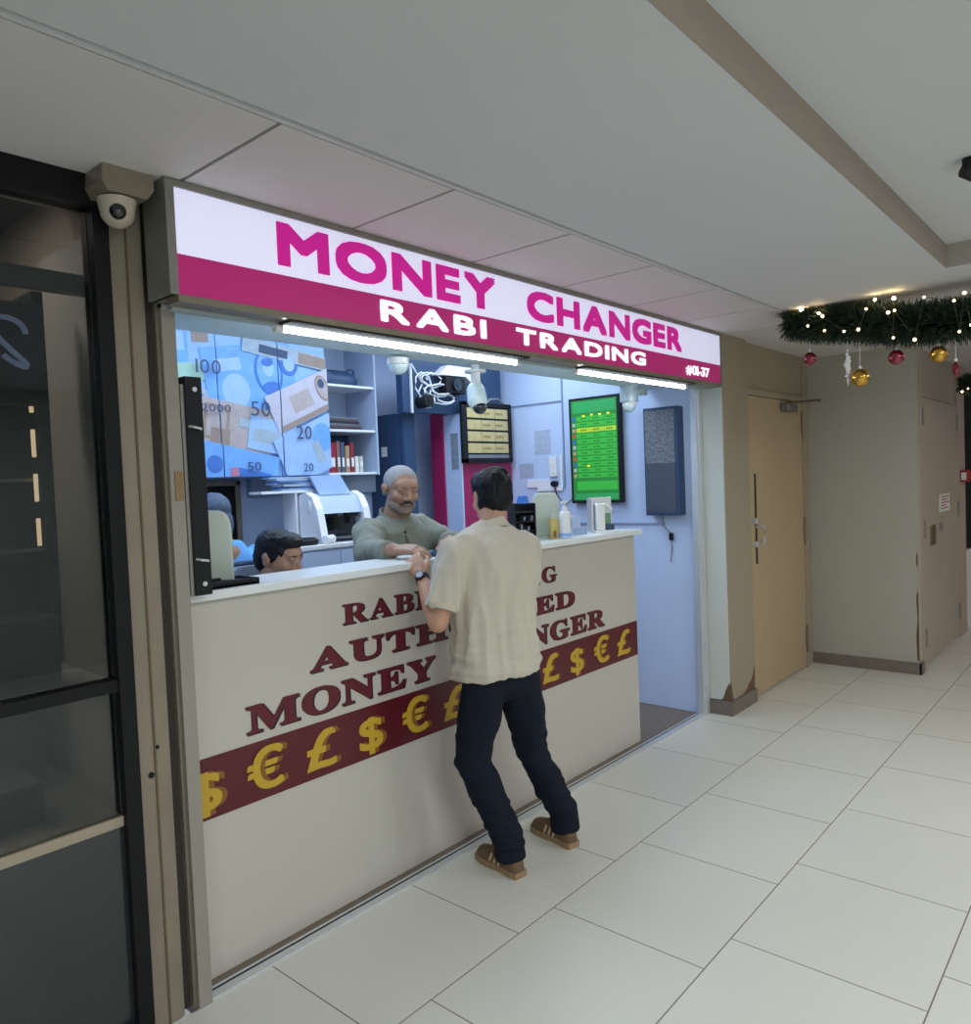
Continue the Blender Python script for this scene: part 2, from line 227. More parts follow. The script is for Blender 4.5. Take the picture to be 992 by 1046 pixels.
def text_mesh(body, pre, h, x0, x1, y, z, m, parent, name='lettering', off=0.0, depth=.004, facing='-y', space=.33, sx=None, track=1.0, **tags):
    """letters built from outline data, standing in the plane y, spanning x0..x1, baseline z, cap height h"""
    sp = [[]]; cx = 0.0; xmax = 0
    for ch in body:
        if ch == ' ': cx += space; sp.append([]); continue
        g = [[tuple(int(q) for q in p.split(',')) for p in c.split()] for c in GLYPHS[pre + ch].split('|')]
        xs = [p[0] for c in g for p in c]; lo, hi = min(xs) / 1000, max(xs) / 1000
        for c in g: sp[-1].append([((p[0] / 1000 - lo + cx), p[1] / 1000) for p in c])
        xmax = cx + hi - lo
        cx = xmax + .045 * track + (.03 if pre == 's' else .055 * track)
    k = h / .69; kx = (x1 - x0) / xmax; o2 = None
    if body == '€': sp = [[c] for c in sp[0]]      # its strokes overlap, so each is filled alone
    for wi, word in enumerate(sp):
        cu = bpy.data.curves.new('t', 'CURVE'); cu.dimensions = '2D'; cu.fill_mode = 'BOTH'
        cu.extrude = depth / 2
        for c in word:
            s = cu.splines.new('POLY'); s.points.add(len(c) - 1); s.use_cyclic_u = True
            for i, (u, w) in enumerate(c): s.points[i].co = (u * kx, w * k, 0, 1)
        o = bpy.data.objects.new('t', cu); COL.objects.link(o)
        dg = bpy.context.evaluated_depsgraph_get(); dg.update()
        me = bpy.data.meshes.new_from_object(o.evaluated_get(dg))
        bpy.data.objects.remove(o)
        if off > 0:      # heavier weight: overlay copies shifted around the outline, each a hair nearer
            bm = bmesh.new(); q = 0
            for dx in (-1, 0, 1):
                for dz in (-1, 0, 1):
                    M2 = T(off * dx, off * dz, q * .00012); q += 1
                    me.transform(M2); bm.from_mesh(me); me.transform(M2.inverted())
            me = bpy.data.meshes.new(name); bm.to_mesh(me); bm.free()
        me.transform(T(x0, y - (wi * .0013 if body == '€' else 0), z) @ Matrix.Rotation(pi / 2, 4, 'X'))
        o2 = link(name, me, m, parent, **tags)
    return o2
# ------------------------------------------------------------------ materials
def tile_material():
    m = bpy.data.materials.new('floor_tiles'); m.use_nodes = True
    nt = m.node_tree; b = nt.nodes['Principled BSDF']; L = nt.links
    geo = nt.nodes.new('ShaderNodeNewGeometry'); sep = nt.nodes.new('ShaderNodeSeparateXYZ'); L.new(geo.outputs['Position'], sep.inputs[0])
    def mth(op, a, b_=None, c=None):
        n = nt.nodes.new('ShaderNodeMath'); n.operation = op
        for i, x in enumerate((a, b_, c)):
            if x is None: continue
            if isinstance(x, (int, float)): n.inputs[i].default_value = x
            else: L.new(x, n.inputs[i])
        return n.outputs[0]
    PX, PY = .6555, .606
    v = mth('DIVIDE', mth('SUBTRACT', 2.33, sep.outputs['Y']), PY)      # row counted away from the shop
    row = mth('FLOOR', v)
    u = mth('DIVIDE', mth('SUBTRACT', mth('SUBTRACT', sep.outputs['X'], 2.07), mth('MULTIPLY', row, .211)), PX)
    fu = mth('FRACT', mth('ADD', u, 40.0)); fv = mth('FRACT', mth('ADD', v, 0.0))
    du = mth('MULTIPLY', mth('MINIMUM', fu, mth('SUBTRACT', 1.0, fu)), PX)
    dv = mth('MULTIPLY', mth('MINIMUM', fv, mth('SUBTRACT', 1.0, fv)), PY)
    d = mth('MINIMUM', du, dv)
    joint = mth('LESS_THAN', d, .0022)
    no = nt.nodes.new('ShaderNodeTexNoise'); no.inputs['Scale'].default_value = 2.2; no.inputs['Detail'].default_value = 6; L.new(geo.outputs['Position'], no.inputs['Vector'])
    cell = nt.nodes.new('ShaderNodeTexWhiteNoise'); cell.noise_dimensions = '2D'
    cb = nt.nodes.new('ShaderNodeCombineXYZ'); L.new(mth('FLOOR', u), cb.inputs[0]); L.new(row, cb.inputs[1]); L.new(cb.outputs[0], cell.inputs['Vector'])
    f = mth('MULTIPLY_ADD', cell.outputs['Value'], .35, mth('MULTIPLY', no.outputs['Fac'], .65))
    mx = nt.nodes.new('ShaderNodeMix'); mx.data_type = 'RGBA'; L.new(f, mx.inputs['Factor'])
    mx.inputs['A'].default_value = (.60, .60, .545, 1); mx.inputs['B'].default_value = (.68, .68, .62, 1)
    m2 = nt.nodes.new('ShaderNodeMix'); m2.data_type = 'RGBA'; L.new(joint, m2.inputs['Factor']); L.new(mx.outputs['Result'], m2.inputs['A']); m2.inputs['B'].default_value = (.17, .14, .11, 1)
    L.new(m2.outputs['Result'], b.inputs['Base Color'])
    b.inputs['Roughness'].default_value = .33
    L.new(mth('MULTIPLY_ADD', joint, .5, mth('MULTIPLY_ADD', no.outputs['Fac'], .12, .28)), b.inputs['Roughness'])
    return m
M_tile = tile_material()
M_ceil = mat('ceiling_paint', (.57, .575, .59), .85, var=.05, vs=1.2)
M_ceil_panel = mat('ceiling_panel_paint', (.60, .575, .575), .7, var=.05, vs=2)
M_groove = mat('dark_groove', (.10, .09, .08), .8)
M_beige = mat('beige_wall_paint', (.34, .285, .215), .6, var=.06, vs=2)
M_wallgrey = mat('pale_green_grey_paint', (.41, .395, .335), .7, var=.04, vs=1.5)
M_door = mat('ochre_cream_door_paint', (.44, .335, .21), .5, var=.06, vs=1.2)
M_pinkdoor = mat('pinkish_cream_paint', (.40, .335, .29), .5, var=.05, vs=1.5)
M_cream = mat('cream_wall_paint', (.58, .61, .57), .55, var=.05, vs=3)
M_skirt = mat('grey_brown_skirting', (.17, .145, .125), .5, var=.25, vs=14)
M_white = mat('white_laminate', (.78, .80, .84), .35)
M_inwall = mat('bluish_white_wall', (.50, .61, .84), .5, var=.04, vs=2)
M_alu = mat('brushed_aluminium', (.62, .65, .68), .4, metal=.45, var=.08, vs=20)
M_aludark = mat('dull_grey_metal', (.27, .26, .24), .45, metal=.4, var=.2, vs=10)
M_black = mat('black_paint', (.007, .007, .009), .45, spec=.2)
M_blackg = mat('black_gloss', (.010, .012, .015), .08, coat=.6)
M_navy = mat('navy_metal', (.022, .055, .13), .45, var=.1, vs=6)
M_mag = mat('magenta_vinyl', (.36, .012, .10), .4)
M_wood = mat('brown_vinyl_wood', (.17, .135, .10), .45, var=.3, vs=25)
M_postl = mat('aged_beige_metal', (.25, .215, .165), .42, metal=.25, var=.18, vs=7)
M_gap = mat('dark_recess', (.035, .03, .024), .7)
M_plastic = mat('white_plastic', (.75, .76, .76), .35)
M_cable = mat('white_cable', (.7, .72, .76), .5)
M_blackp = mat('black_plastic', (.010, .011, .014), .5, spec=.25)
M_grn = mat('pale_cream_plastic', (.53, .60, .53), .4)
CEIL = 2.53
# ------------------------------------------------------------------ setting
struct('floor', B(-4, 15, -3.2, 2.275, -.1, 0), M_tile)
struct('floor', B(1.19, 4.86, 2.335, 4.4, -.1, -.002), M_wood)
struct('floor', B(6.6, 15, 2.275, 2.6, -.1, 0), M_tile)
t = struct('trim_1', B(1.19, 4.86, 2.275, 2.335, -.08, .008, .003), M_alu)
struct('track_groove', B(1.195, 4.855, 2.312, 2.319, .0075, .0095), M_black, t)
# ceilings
struct('ceiling', B(-4, 4.60, .73, 1.600, CEIL, CEIL + .30), M_ceil)
struct('ceiling', B(4.18, 4.60, -3.2, .73, CEIL, CEIL + .30), M_ceil)
struct('ceiling', B(-4, 4.18, -3.2, .73, CEIL + .105, CEIL + .30), M_ceil)
struct('ceiling', B(4.612, 15, -3.2, 1.600, CEIL + .004, CEIL + .30), M_ceil_panel)
struct('ceiling', B(-4, 15, 1.6, 2.6, CEIL + .02, CEIL + .30), M_groove)
xs = [-4.0] + [1.16 + .632 * k for k in range(0, 10)] + [8.0, 15.0]
for a, b_ in zip(xs, xs[1:]):
    hi = 2.30 if a < 5.0 else 2.13
    struct('ceiling', B(a + .006, b_ - .006, 1.636, 2.6, CEIL, CEIL + .02), M_ceil_panel)
struct('trim_2', B(-4, 15, 1.610, 1.624, CEIL - .004, CEIL + .03), M_ceil)
# far surroundings of the corridor (seen only in reflections and at the right edge)
struct('wall_front', B(-4, 15, -3.3, -3.2, 0, 2.9), M_cream)
struct('wall_left', B(-4.1, -4, -3.2, 4.5, 0, 2.9), M_cream)
struct('wall_right', B(15, 15.1, -3.2, 2.6, 0, 2.9), M_cream)
struct('trim_15', B(-4, 4.18, .722, .73, CEIL, CEIL + .105), mat('shaded_edge_tan', (.33, .28, .235), .7))  # shade on the side of the raised ceiling, put into the colour
struct('trim_16', B(4.17, 4.18, -3.2, .722, CEIL, CEIL + .105), mat('pale_edge_paint', (.40, .37, .33), .7))
# shop reveal, pillar, panel wall with the service door
struct('wall_right', B(4.86, 5.26, 2.13, 4.5, 0, CEIL), M_beige)
struct('wall_right', B(4.845, 4.86, 2.135, 2.27, .10, 2.2), M_cream)
struct('wall_back', B(5.26, 6.6, 2.17, 2.4, 2.17, CEIL), M_beige)
struct('wall_back', B(6.47, 6.6, 2.16, 2.4, 0, CEIL), M_beige)
struct('wall_right', B(6.6, 6.75, 1.37, 2.6, 0, CEIL), M_wallgrey)
struct('wall_back', B(6.75, 8.55, 1.39, 2.6, 0, CEIL), M_pinkdoor)
struct('wall_back', B(8.55, 15, 1.62, 2.6, 0, CEIL), M_black)
struct('baseboard_right', B(4.836, 4.86, 2.118, 2.27, 0, .095, .003), M_skirt)
struct('baseboard_right', B(4.84, 5.262, 2.112, 2.13, 0, .095, .003), M_skirt)
struct('baseboard_right', B(6.58, 6.6, 1.352, 2.16, 0, .09, .003), M_skirt)
struct('baseboard_right', B(6.58, 6.70, 1.352, 1.37, 0, .09, .003), M_skirt)
# chipped paint patches above the pillar skirting
p = MB().prism([(4.852, .095), (4.90, .095), (4.885, .14), (4.875, .20), (4.862, .225), (4.852, .21)], 2.1285, 2.131, 'y')
p.prism([(2.128, .095), (2.20, .095), (2.175, .12), (2.16, .17), (2.135, .22), (2.128, .2)], 4.8435, 4.846, 'x')
p.prism([(5.05, .095), (5.262, .095), (5.262, .25), (5.235, .2), (5.20, .16), (5.16, .15), (5.12, .115)], 2.1285, 2.131, 'y')
struct('trim_3', p, mat('bare_chipped_plaster', (.13, .08, .045), .9, var=.4, vs=30))
p = MB().prism([(1.37, .10), (1.385, .11), (1.39, .3), (1.378, .42), (1.386, .6), (1.37, .66)], 6.5985, 6.6005, 'x')
p.prism([(1.37, .82), (1.384, .86), (1.38, .93), (1.37, .95)], 6.5985, 6.6005, 'x')
struct('trim_4', p, MATS['bare_chipped_plaster'])
# service door
d = struct('door_1', B(5.30, 6.40, 2.150, 2.19, .012, 2.155, .004), M_door)
dd = B(5.262, 5.298, 2.142, 2.3, 0, 2.20); dd.box(6.402, 6.47, 2.142, 2.3, 0, 2.20); dd.box(5.298, 6.402, 2.142, 2.3, 2.158, 2.20)
struct('door_frame', dd, M_beige, d)
struct('door_slot', B(5.395, 5.42, 2.146, 2.152, .955, 1.60, .002), M_black, d)
h = MB().tube([(5.405, 2.148, 1.22), (5.405, 2.10, 1.23), (5.40, 2.085, 1.21), (5.40, 2.083, 1.13), (5.405, 2.10, 1.10), (5.405, 2.148, 1.11)], .009)
h.cyl((5.36, 2.152, 1.265), (5.36, 2.125, 1.265), .022).cyl((5.36, 2.152, 1.10), (5.36, 2.125, 1.10), .022)
struct('door_handle', h, M_alu, d, True)
c = MB().box(5.93, 6.15, 2.085, 2.148, 2.065, 2.125, .012)
struct('closer_body', c, mat('closer_grey', (.2, .2, .19), .4, metal=.6), d, True)
c = MB().tube([(6.04, 2.11, 2.135), (6.25, 1.96, 2.15), (6.54, 2.05, 2.165)], .010).cyl((6.04, 2.11, 2.12), (6.04, 2.11, 2.14), .02)
struct('closer_arm', c, mat('bronze_arm', (.12, .09, .06), .45, metal=.5), d, True)
for z in (1.98, 1.12, .24):
    struct('hinge', MB().cyl((6.403, 2.138, z - .09), (6.403, 2.138, z + .09), .011).ball((6.403, 2.138, z + .1), .012).ball((6.403, 2.138, z - .1), .012).box(6.385, 6.42, 2.139, 2.143, z - .06, z + .06), M_postl, d, True)
# flush cabinet door right of the recess wall
d = struct('door_2', B(6.78, 8.22, 1.366, 1.39, .03, 2.145, .004), M_pinkdoor)
dd = B(6.70, 6.776, 1.360, 1.39, 0, CEIL); dd.box(8.224, 8.55, 1.360, 1.39, 0, CEIL); dd.box(6.776, 8.224, 1.362, 1.39, 2.149, 2.165)
struct('door_frame', dd, M_pinkdoor, d)
for x in (6.80, 8.19):
    for z in (1.99, .25) + ((1.11,) if x < 7 else (1.2,)):
        struct('hinge', B(x - .02, x + .02, 1.352, 1.367, z - .07, z + .07, .003), M_aludark, d)
struct('door_lock', B(7.02, 7.20, 1.356, 1.367, .96, 1.12, .003), mat('brass_lock', (.22, .17, .10), .4, metal=.6), d)
struct('door_lock', B(7.38, 7.46, 1.356, 1.367, 1.06, 1.12, .003), M_aludark, d)
struct('door_notice', B(7.40, 7.80, 1.360, 1.367, 1.21, 1.36), M_plastic, d)
nt_ = MB()
for i in range(5): nt_.box(7.44, 7.44 + [.3, .24, .32, .2, .28][i], 1.358, 1.3605, 1.333 - i * .025, 1.341 - i * .025)
struct('notice_print', nt_, mat('red_print', S(170, 60, 60), .6), d)
# left neighbour shop: pillar, posts, black frame and tinted window
struct('wall_left', B(1.0, 1.095, 2.28, 2.5, 0, CEIL), M_postl)
struct('trim_5', MB().box(1.052, 1.058, 2.276, 2.281, 0, CEIL).cyl((1.075, 2.282, 1.33), (1.075, 2.276, 1.33), .001), mat('brown_seam', (.13, .085, .05), .7))
q = MB().cyl((1.04, 2.281, .78), (1.04, 2.277, .78), .009)
q.cyl((1.062, 2.281, .86), (1.062, 2.2755, .86), .006)
struct('trim_6', q, M_black)
struct('wall_left', B(1.095, 1.146, 2.31, 2.5, 0, CEIL), M_gap)
struct('trim_7', B(1.095, 1.104, 2.285, 2.31, 0, CEIL).box(1.138, 1.146, 2.29, 2.31, 0, CEIL), M_postl)
struct('wall_left', B(1.146, 1.19, 2.27, 2.5, 0, 2.2), mat('beige_cream_post', (.29, .27, .235), .5, var=.08, vs=6))
struct('trim_8', B(1.16, 1.186, 2.266, 2.272, 1.60, 1.69, .001), mat('worn_ochre_sticker', (.27, .17, .08), .6, var=.3, vs=30))
struct('wall_left', B(1.19, 1.2, 2.5, 4.5, 0, 2.9), M_inwall)
w = MB().box(.955, 1.0, 2.26, 2.34, 0, CEIL).box(-4, .955, 2.26, 2.34, 2.445, CEIL).box(-4, .955, 2.26, 2.34, 0, .06)
w.box(-4, .955, 2.27, 2.33, 1.055, 1.09)
wn = struct('window_1', w, M_black)
def glass_mat():
    m = bpy.data.materials.new('tinted_glass'); m.use_nodes = True
    nt = m.node_tree; b = nt.nodes['Principled BSDF']; out = nt.nodes['Material Output']
    nt.nodes.remove(b)
    tr = nt.nodes.new('ShaderNodeBsdfTransparent'); tr.inputs['Color'].default_value = (.50, .52, .54, 1)
    gl = nt.nodes.new('ShaderNodeBsdfGlossy'); gl.inputs['Roughness'].default_value = .02; gl.inputs['Color'].default_value = (.9, .95, 1, 1)
    fr = nt.nodes.new('ShaderNodeFresnel'); fr.inputs['IOR'].default_value = 1.5
    mx = nt.nodes.new('ShaderNodeMixShader')
    nt.links.new(fr.outputs[0], mx.inputs[0]); nt.links.new(tr.outputs[0], mx.inputs[1]); nt.links.new(gl.outputs[0], mx.inputs[2]); nt.links.new(mx.outputs[0], out.inputs[0])
    return m
M_tint = glass_mat()
struct('window_pane', B(-4, .955, 2.296, 2.304, 1.09, 2.445), M_tint, wn)
struct('window_pane', B(-4, .955, 2.296, 2.304, .685, 1.055), M_tint, wn)
struct('window_sill', B(-4, .955, 2.285, 2.33, .655, .685, .002), M_beige, wn)
struct('lower_panel', B(-4, .955, 2.290, 2.32, .06, .655), mat('dark_grey_gloss_panel', (.022, .026, .029), .12, coat=.5), wn)
# interior of the neighbour shop
struct('wall_back', B(-4, 1.19, 4.4, 4.5, 0, 2.9), M_gap)
struct('floor', B(-4, 1.0, 2.34, 4.4, -.1, 0), M_wood)
struct('ceiling', B(-4, 1.19, 2.34, 4.4, 2.6, 2.9), M_gap)
struct('wall_right', B(1.02, 1.06, 2.5, 4.4, 0, 2.6), M_beige)
# interior shell of the money changer
struct('wall_back', B(1.19, 4.86, 4.36, 4.5, 0, 2.9), M_inwall)
struct('wall_right', B(4.80, 4.86, 2.335, 4.36, 0, 2.9), M_inwall)
struct('ceiling', B(1.19, 4.86, 2.66, 4.4, 2.78, 2.9), M_inwall)
struct('trim_9', B(4.792, 4.8, 3.36, 3.372, 1.55, 2.78).box(4.792, 4.8, 3.37, 4.0, 2.203, 2.212), mat('grey_blue_seam', (.2, .27, .4), .6))
# soffit behind the sign
sf = MB().box(1.146, 4.86, 2.30, 2.66, 2.215, 2.9)
M_soff = mat('pale_aqua_soffit', (.50, .62, .62), .5, var=.05, vs=2)
struct('ceiling', sf, M_soff)
tr = B(1.146, 4.86, 2.20, 2.232, 2.17, 2.2, .003); tr.box(1.146, 4.86, 2.262, 2.30, 2.185, 2.215, .003)
struct('trim_10', tr, mat('matt_grey_rail', (.36, .42, .43), .75, spec=.1))
struct('trim_11', B(4.79, 4.845, 2.27, 2.335, 0, 2.2, .004).box(4.77, 4.79, 2.28, 2.325, 0, 2.2, .003), M_alu)
# ------------------------------------------------------------------ shop sign
sg = thing('shop_sign', 'long illuminated white and magenta lightbox sign over the money changer counter', 'sign', (3.0, 2.2, 2.2))
cs = B(1.115, 4.85, 2.135, 2.262, 2.197, 2.205); cs.box(1.115, 4.85, 2.135, 2.262, 2.512, 2.528); cs.box(1.105, 1.125, 2.135, 2.262, 2.197, 2.528); cs.box(4.84, 4.856, 2.135, 2.262, 2.197, 2.528)
cs.box(1.105, 1.132, 2.125, 2.137, 2.197, 2.528, .002); cs.box(1.13, 4.856, 2.125, 2.14, 2.508, 2.528, .002); cs.box(1.115, 4.85, 2.255, 2.262, 2.197, 2.528)
cs.build('casing', M_aludark, sg)
B(1.13, 4.856, 2.126, 2.20, 2.178, 2.200, .002).build('bottom_rail', M_postl, sg)
def lit(name, c, es):
    return mat(name, c, .35, emit=c, es=es)
B(1.132, 4.842, 2.134, 2.140, 2.318, 2.510).build('face_panel', lit('lit_white_acrylic', S(222, 222, 250), .52), sg)
B(1.132, 4.842, 2.1335, 2.1395, 2.202, 2.318).build('magenta_band', lit('lit_magenta_acrylic', (.36, .012, .13), .45), sg)
M_ml = lit('lit_magenta_letters', (.50, .006, .24), .55); M_wl = lit('lit_white_letters', (.85, .86, .9), .8)
M_halo = lit('magenta_letter_shadow', (.25, .004, .09), .4)
text_mesh('MONEY', 'n', .122, 1.487, 2.56, 2.131, 2.357, M_ml, sg, off=.009, track=1.6)
text_mesh('CHANGER', 'n', .118, 2.80, 4.285, 2.131, 2.357, M_ml, sg, off=.009, track=1.6)
text_mesh('RABI', 'n', .070, 1.915, 2.495, 2.131, 2.229, M_wl, sg, off=.004, track=1.8)
text_mesh('TRADING', 'n', .064, 2.71, 3.85, 2.131, 2.232, M_wl, sg, off=.004, track=1.8)
text_mesh('#01-37', 'n', .054, 4.352, 4.665, 2.131, 2.227, M_wl, sg, off=.0014)
# ------------------------------------------------------------------ service counter
ct = thing('service_counter', 'long white service counter with maroon lettering and currency symbol band', 'counter', (2.6, 2.45, 0))
M_cf = mat('off_white_counter_laminate', (.53, .505, .46), .35, var=.04, vs=2)
MB().box(1.195, 4.09, 2.378, 2.40, 0.0, 1.265).build('front_panel', M_cf, ct)
MB().box(4.07, 4.09, 2.40, 2.60, 0, 1.265).build('side_panel', M_cf, ct)
MB().box(1.2, 1.22, 2.40, 2.60, 0, 1.265).build('side_panel', M_cf, ct)
MB().box(1.19, 4.12, 2.335, 2.62, 1.268, 1.297, .004).build('worktop', mat('white_worktop', (.74, .78, .80), .3), ct)
MB().box(1.197, 4.088, 2.376, 2.3785, .535, .742).build('maroon_band', mat('maroon_vinyl', (.095, .005, .012), .35), ct)
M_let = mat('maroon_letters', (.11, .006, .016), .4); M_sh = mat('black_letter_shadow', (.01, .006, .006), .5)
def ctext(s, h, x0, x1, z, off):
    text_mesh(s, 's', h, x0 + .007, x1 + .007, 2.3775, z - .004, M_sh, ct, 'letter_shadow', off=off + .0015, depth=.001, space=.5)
    text_mesh(s, 's', h, x0, x1, 2.3765, z, M_let, ct, 'lettering', off=off, depth=.002, space=.5)
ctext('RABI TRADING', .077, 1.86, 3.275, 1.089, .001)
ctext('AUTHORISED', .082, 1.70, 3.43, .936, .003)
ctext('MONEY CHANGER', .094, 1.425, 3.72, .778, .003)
M_au = mat('gold_symbol_print', S(196, 160, 45), .4); M_au2 = mat('dark_gold_shadow_print', S(135, 88, 30), .5)
for i in range(12):
    s = '$€£'[i % 3]; x = 1.245 + .2435 * i
    wd = {'$': .115, '€': .14, '£': .13}[s]
    x0 = max(x - wd / 2, 1.20)
    text_mesh(s, 'c', .137 if s != '$' else .122, x0 + .022, x0 + .022 + wd, 2.376, .571, M_au2, ct, 'symbol_shadow', off=.002, depth=.001)
    text_mesh(s, 'c', .137 if s != '$' else .122, x0, x0 + wd, 2.3752, .571, M_au, ct, 'currency_symbol', off=.0035, depth=.001)
# black tray, cream monitor back, card reader and the small items on the worktop
W = 1.297
t = thing('document_tray', 'flat black tray with a pink slip at the left end of the worktop', 'tray', (1.38, 2.43, W))
MB().box(1.29, 1.50, 2.37, 2.50, W, W + .012, .003).box(1.29, 1.50, 2.37, 2.376, W, W + .022).box(1.29, 1.50, 2.494, 2.5, W, W + .022).box(1.495, 1.50, 2.37, 2.5, W, W + .022).build('tray_body', M_blackp, t)
MB().box(1.25, 1.30, 2.385, 2.44, W + .001, W + .018, .002).build('pink_slip', mat('pink_paper', (.5, .03, .16), .6), t)
def rounded_display(name, label, x, y, rz, w=.135, h=.25, group=None):
    t = thing(name, label, 'display', (x, y, W), rz)
    pts = [(-w / 2, .0), (w / 2, .0)] + [(w / 2 * cos(a) if abs(cos(a)) > .999 else w / 2 * (math.copysign(abs(cos(a)) ** .45, cos(a))), h * .62 + h * .38 * sin(a) ** .7) for a in [pi * k / 16 for k in range(17)]]
    mb = MB().prism(pts, -.022, .022, 'y', T(0, 0, .006))
    bmesh.ops.bevel(mb.bm, geom=[e for e in mb.bm.edges if abs(e.verts[0].co.y - e.verts[1].co.y) < 1e-5], offset=.008, segments=3, affect='EDGES')
    mb.xf(T(x, y, W) @ RZ(rz)).build('display_shell', M_grn, t, True)
    MB().box(-w * .42, w * .42, .0225, .026, .05, h * .8).xf(T(x, y, W) @ RZ(rz)).build('screen', M_blackg, t)
    MB().box(-w * .42, w * .42, -.05, .05, 0, .01, .003).xf(T(x, y, W) @ RZ(rz)).build('base', M_grn, t)
    return t
rounded_display('customer_display', 'cream rounded display back at the left end of the worktop beside the black post', 1.405, 2.53, -.5, .16, .255)
rounded_display('customer_display', 'cream rounded display back on the worktop beside the soap bottle', 3.43, 2.545, -.55, .15, .245)
t = thing('desk_organiser', 'black desk organiser with a blue lid on the worktop behind the customer', 'organiser', (3.24, 2.56, W), -.5)
O = T(3.235, 2.56, W) @ RZ(-.5)
mb = MB()
for k in range(4): mb.box(-.06, .06, -.05, .05, k * .05, k * .05 + .006).box(-.06, -.055, -.05, .05, k * .05, k * .05 + .05).box(.055, .06, -.05, .05, k * .05, k * .05 + .05)
mb.box(-.06, .06, .045, .05, 0, .2); mb.xf(O).build('organiser_frame', M_blackp, t)
MB().cyl((0, -.02, .2), (0, -.02, .235), .034, .026, 24).ball((0, -.02, .236), .025, (1, 1, .4)).xf(O).build('blue_lid', mat('blue_plastic', (.03, .16, .55), .4), t, True)
mb = MB()
for k in range(7): mb.box(-.045 + k * .014, -.036 + k * .014, -.04, .03, .008 + (k % 3) * .05, .03 + (k % 3) * .05 + .008 * (k % 2), M=Matrix.Rotation(.1, 4, 'Y'))
mb.xf(O).build('papers', mat('grey_papers', (.2, .24, .3), .7), t)
t = thing('lotion_bottle', 'small amber and clear bottle beside the soap dispenser on the worktop', 'bottle', (3.375, 2.455, W))
MB().loft([(0, 0, 0, .022, .016), (0, 0, .004, .025, .019), (0, 0, .10, .025, .019), (0, 0, .112, .02, .014)], 24, T(3.375, 2.455, W) @ RZ(-.6), 3.5).build('bottle_body', mat('amber_liquid_plastic', (.55, .42, .13), .2, coat=.4), t, True)
MB().loft([(0, 0, .112, .021, .015), (0, 0, .130, .021, .015)], 24, T(3.375, 2.455, W) @ RZ(-.6), 3).build('cap', mat('clear_grey_cap', (.5, .52, .48), .2), t, True)
MB().box(-.008, .008, -.0205, -.018, .01, .045).xf(T(3.375, 2.455, W) @ RZ(-.6)).build('bottle_label', mat('brown_label', (.18, .12, .05), .6), t)
t = thing('soap_dispenser', 'white pump soap dispenser with blue marking on the worktop', 'bottle', (3.42, 2.41, W))
c0 = T(3.42, 2.41, W)
MB().lathe([(.028, 0), (.033, .004), (.034, .01), (.034, .125), (.028, .142), (.014, .150), (.0135, .156)], M=c0).build('bottle_body', M_plastic, t, True)
MB().lathe([(.0150, .154), (.0150, .170), (.006, .173), (.005, .195)], M=c0).box(-.012, .02, -.009, .009, .193, .203, .003, M=c0).tube([c0 @ Vector(p) for p in ((-.005, 0, .198), (-.03, -.004, .198), (-.038, -.005, .19))], .0045).build('pump', M_plastic, t, True)
MB().lathe([(.0345, .012), (.0345, .03)], M=c0).build('blue_base_label', mat('pale_blue_print', (.25, .45, .85), .4), t, True)
MB().box(-.012, .012, -.0362, -.033, .06, .10, M=c0 @ RZ(.6)).build('blue_mark', mat('blue_print', (.05, .16, .5), .4), t)
t = thing('paper_box', 'small pale blue box lying behind the soap dispenser', 'box', (3.67, 2.52, W))
MB().box(3.60, 3.74, 2.48, 2.56, W, W + .03, .002).build('box_lid', mat('pale_blue_card', (.30, .42, .62), .6), t)
MB().box(3.62, 3.70, 2.50, 2.55, W + .03, W + .105, .002).build('tissue_pack', mat('pale_lilac_card', (.42, .5, .7), .6), t)
t = thing('note_stand', 'silver and white banknote checking stand at the right end of the worktop', 'device', (3.86, 2.45, W), -.5)
O = T(3.87, 2.45, W) @ RZ(-.6)
MB().box(-.075, .075, -.05, .05, 0, .012, .004).xf(O).build('base', M_plastic, t)
MB().box(-.06, -.005, -.04, .03, .012, .17, .01).xf(O).build('housing', M_plastic, t, True)
MB().box(-.082, -.070, -.02, .05, .0, .2, .003).box(-.07, .07, .04, .05, .012, .205, .004).xf(O).build('chrome_back', M_alu, t)
MB().box(.0, .062, .035, .0395, .03, .11).xf(O).build('green_note', mat('green_note_print', (.16, .33, .17), .6, var=.5, vs=60), t)
MB().box(.0, .066, -.006, .006, 0, .014, .003, M=O @ T(.0, .0, .165) @ Matrix.Rotation(.65, 4, 'Y')).build('lever', M_plastic, t)
MB().box(.004, .06, -.02, .034, .012, .045, .004).xf(O).build('slot', M_navy, t)
# cash tray between the men
t = thing('card_terminal', 'dark blue hand-held terminal lying on the worktop between the two men', 'device', (2.44, 2.43, W), .3)
O = T(2.45, 2.44, W) @ RZ(.3)
MB().box(-.045, .045, -.08, .08, 0, .022, .006).xf(O).build('terminal_body', M_navy, t, True)
MB().box(-.036, .036, .02, .065, .0215, .0235).xf(O).build('screen', mat('green_grey_screen', (.12, .3, .25), .2), t)
mb = MB()
for i in range(3):
    for j in range(3): mb.box(-.033 + i * .024, -.015 + i * .024, -.06 + j * .022, -.046 + j * .022, .021, .026, .002)
mb.xf(O).build('keypad', M_blackp, t)
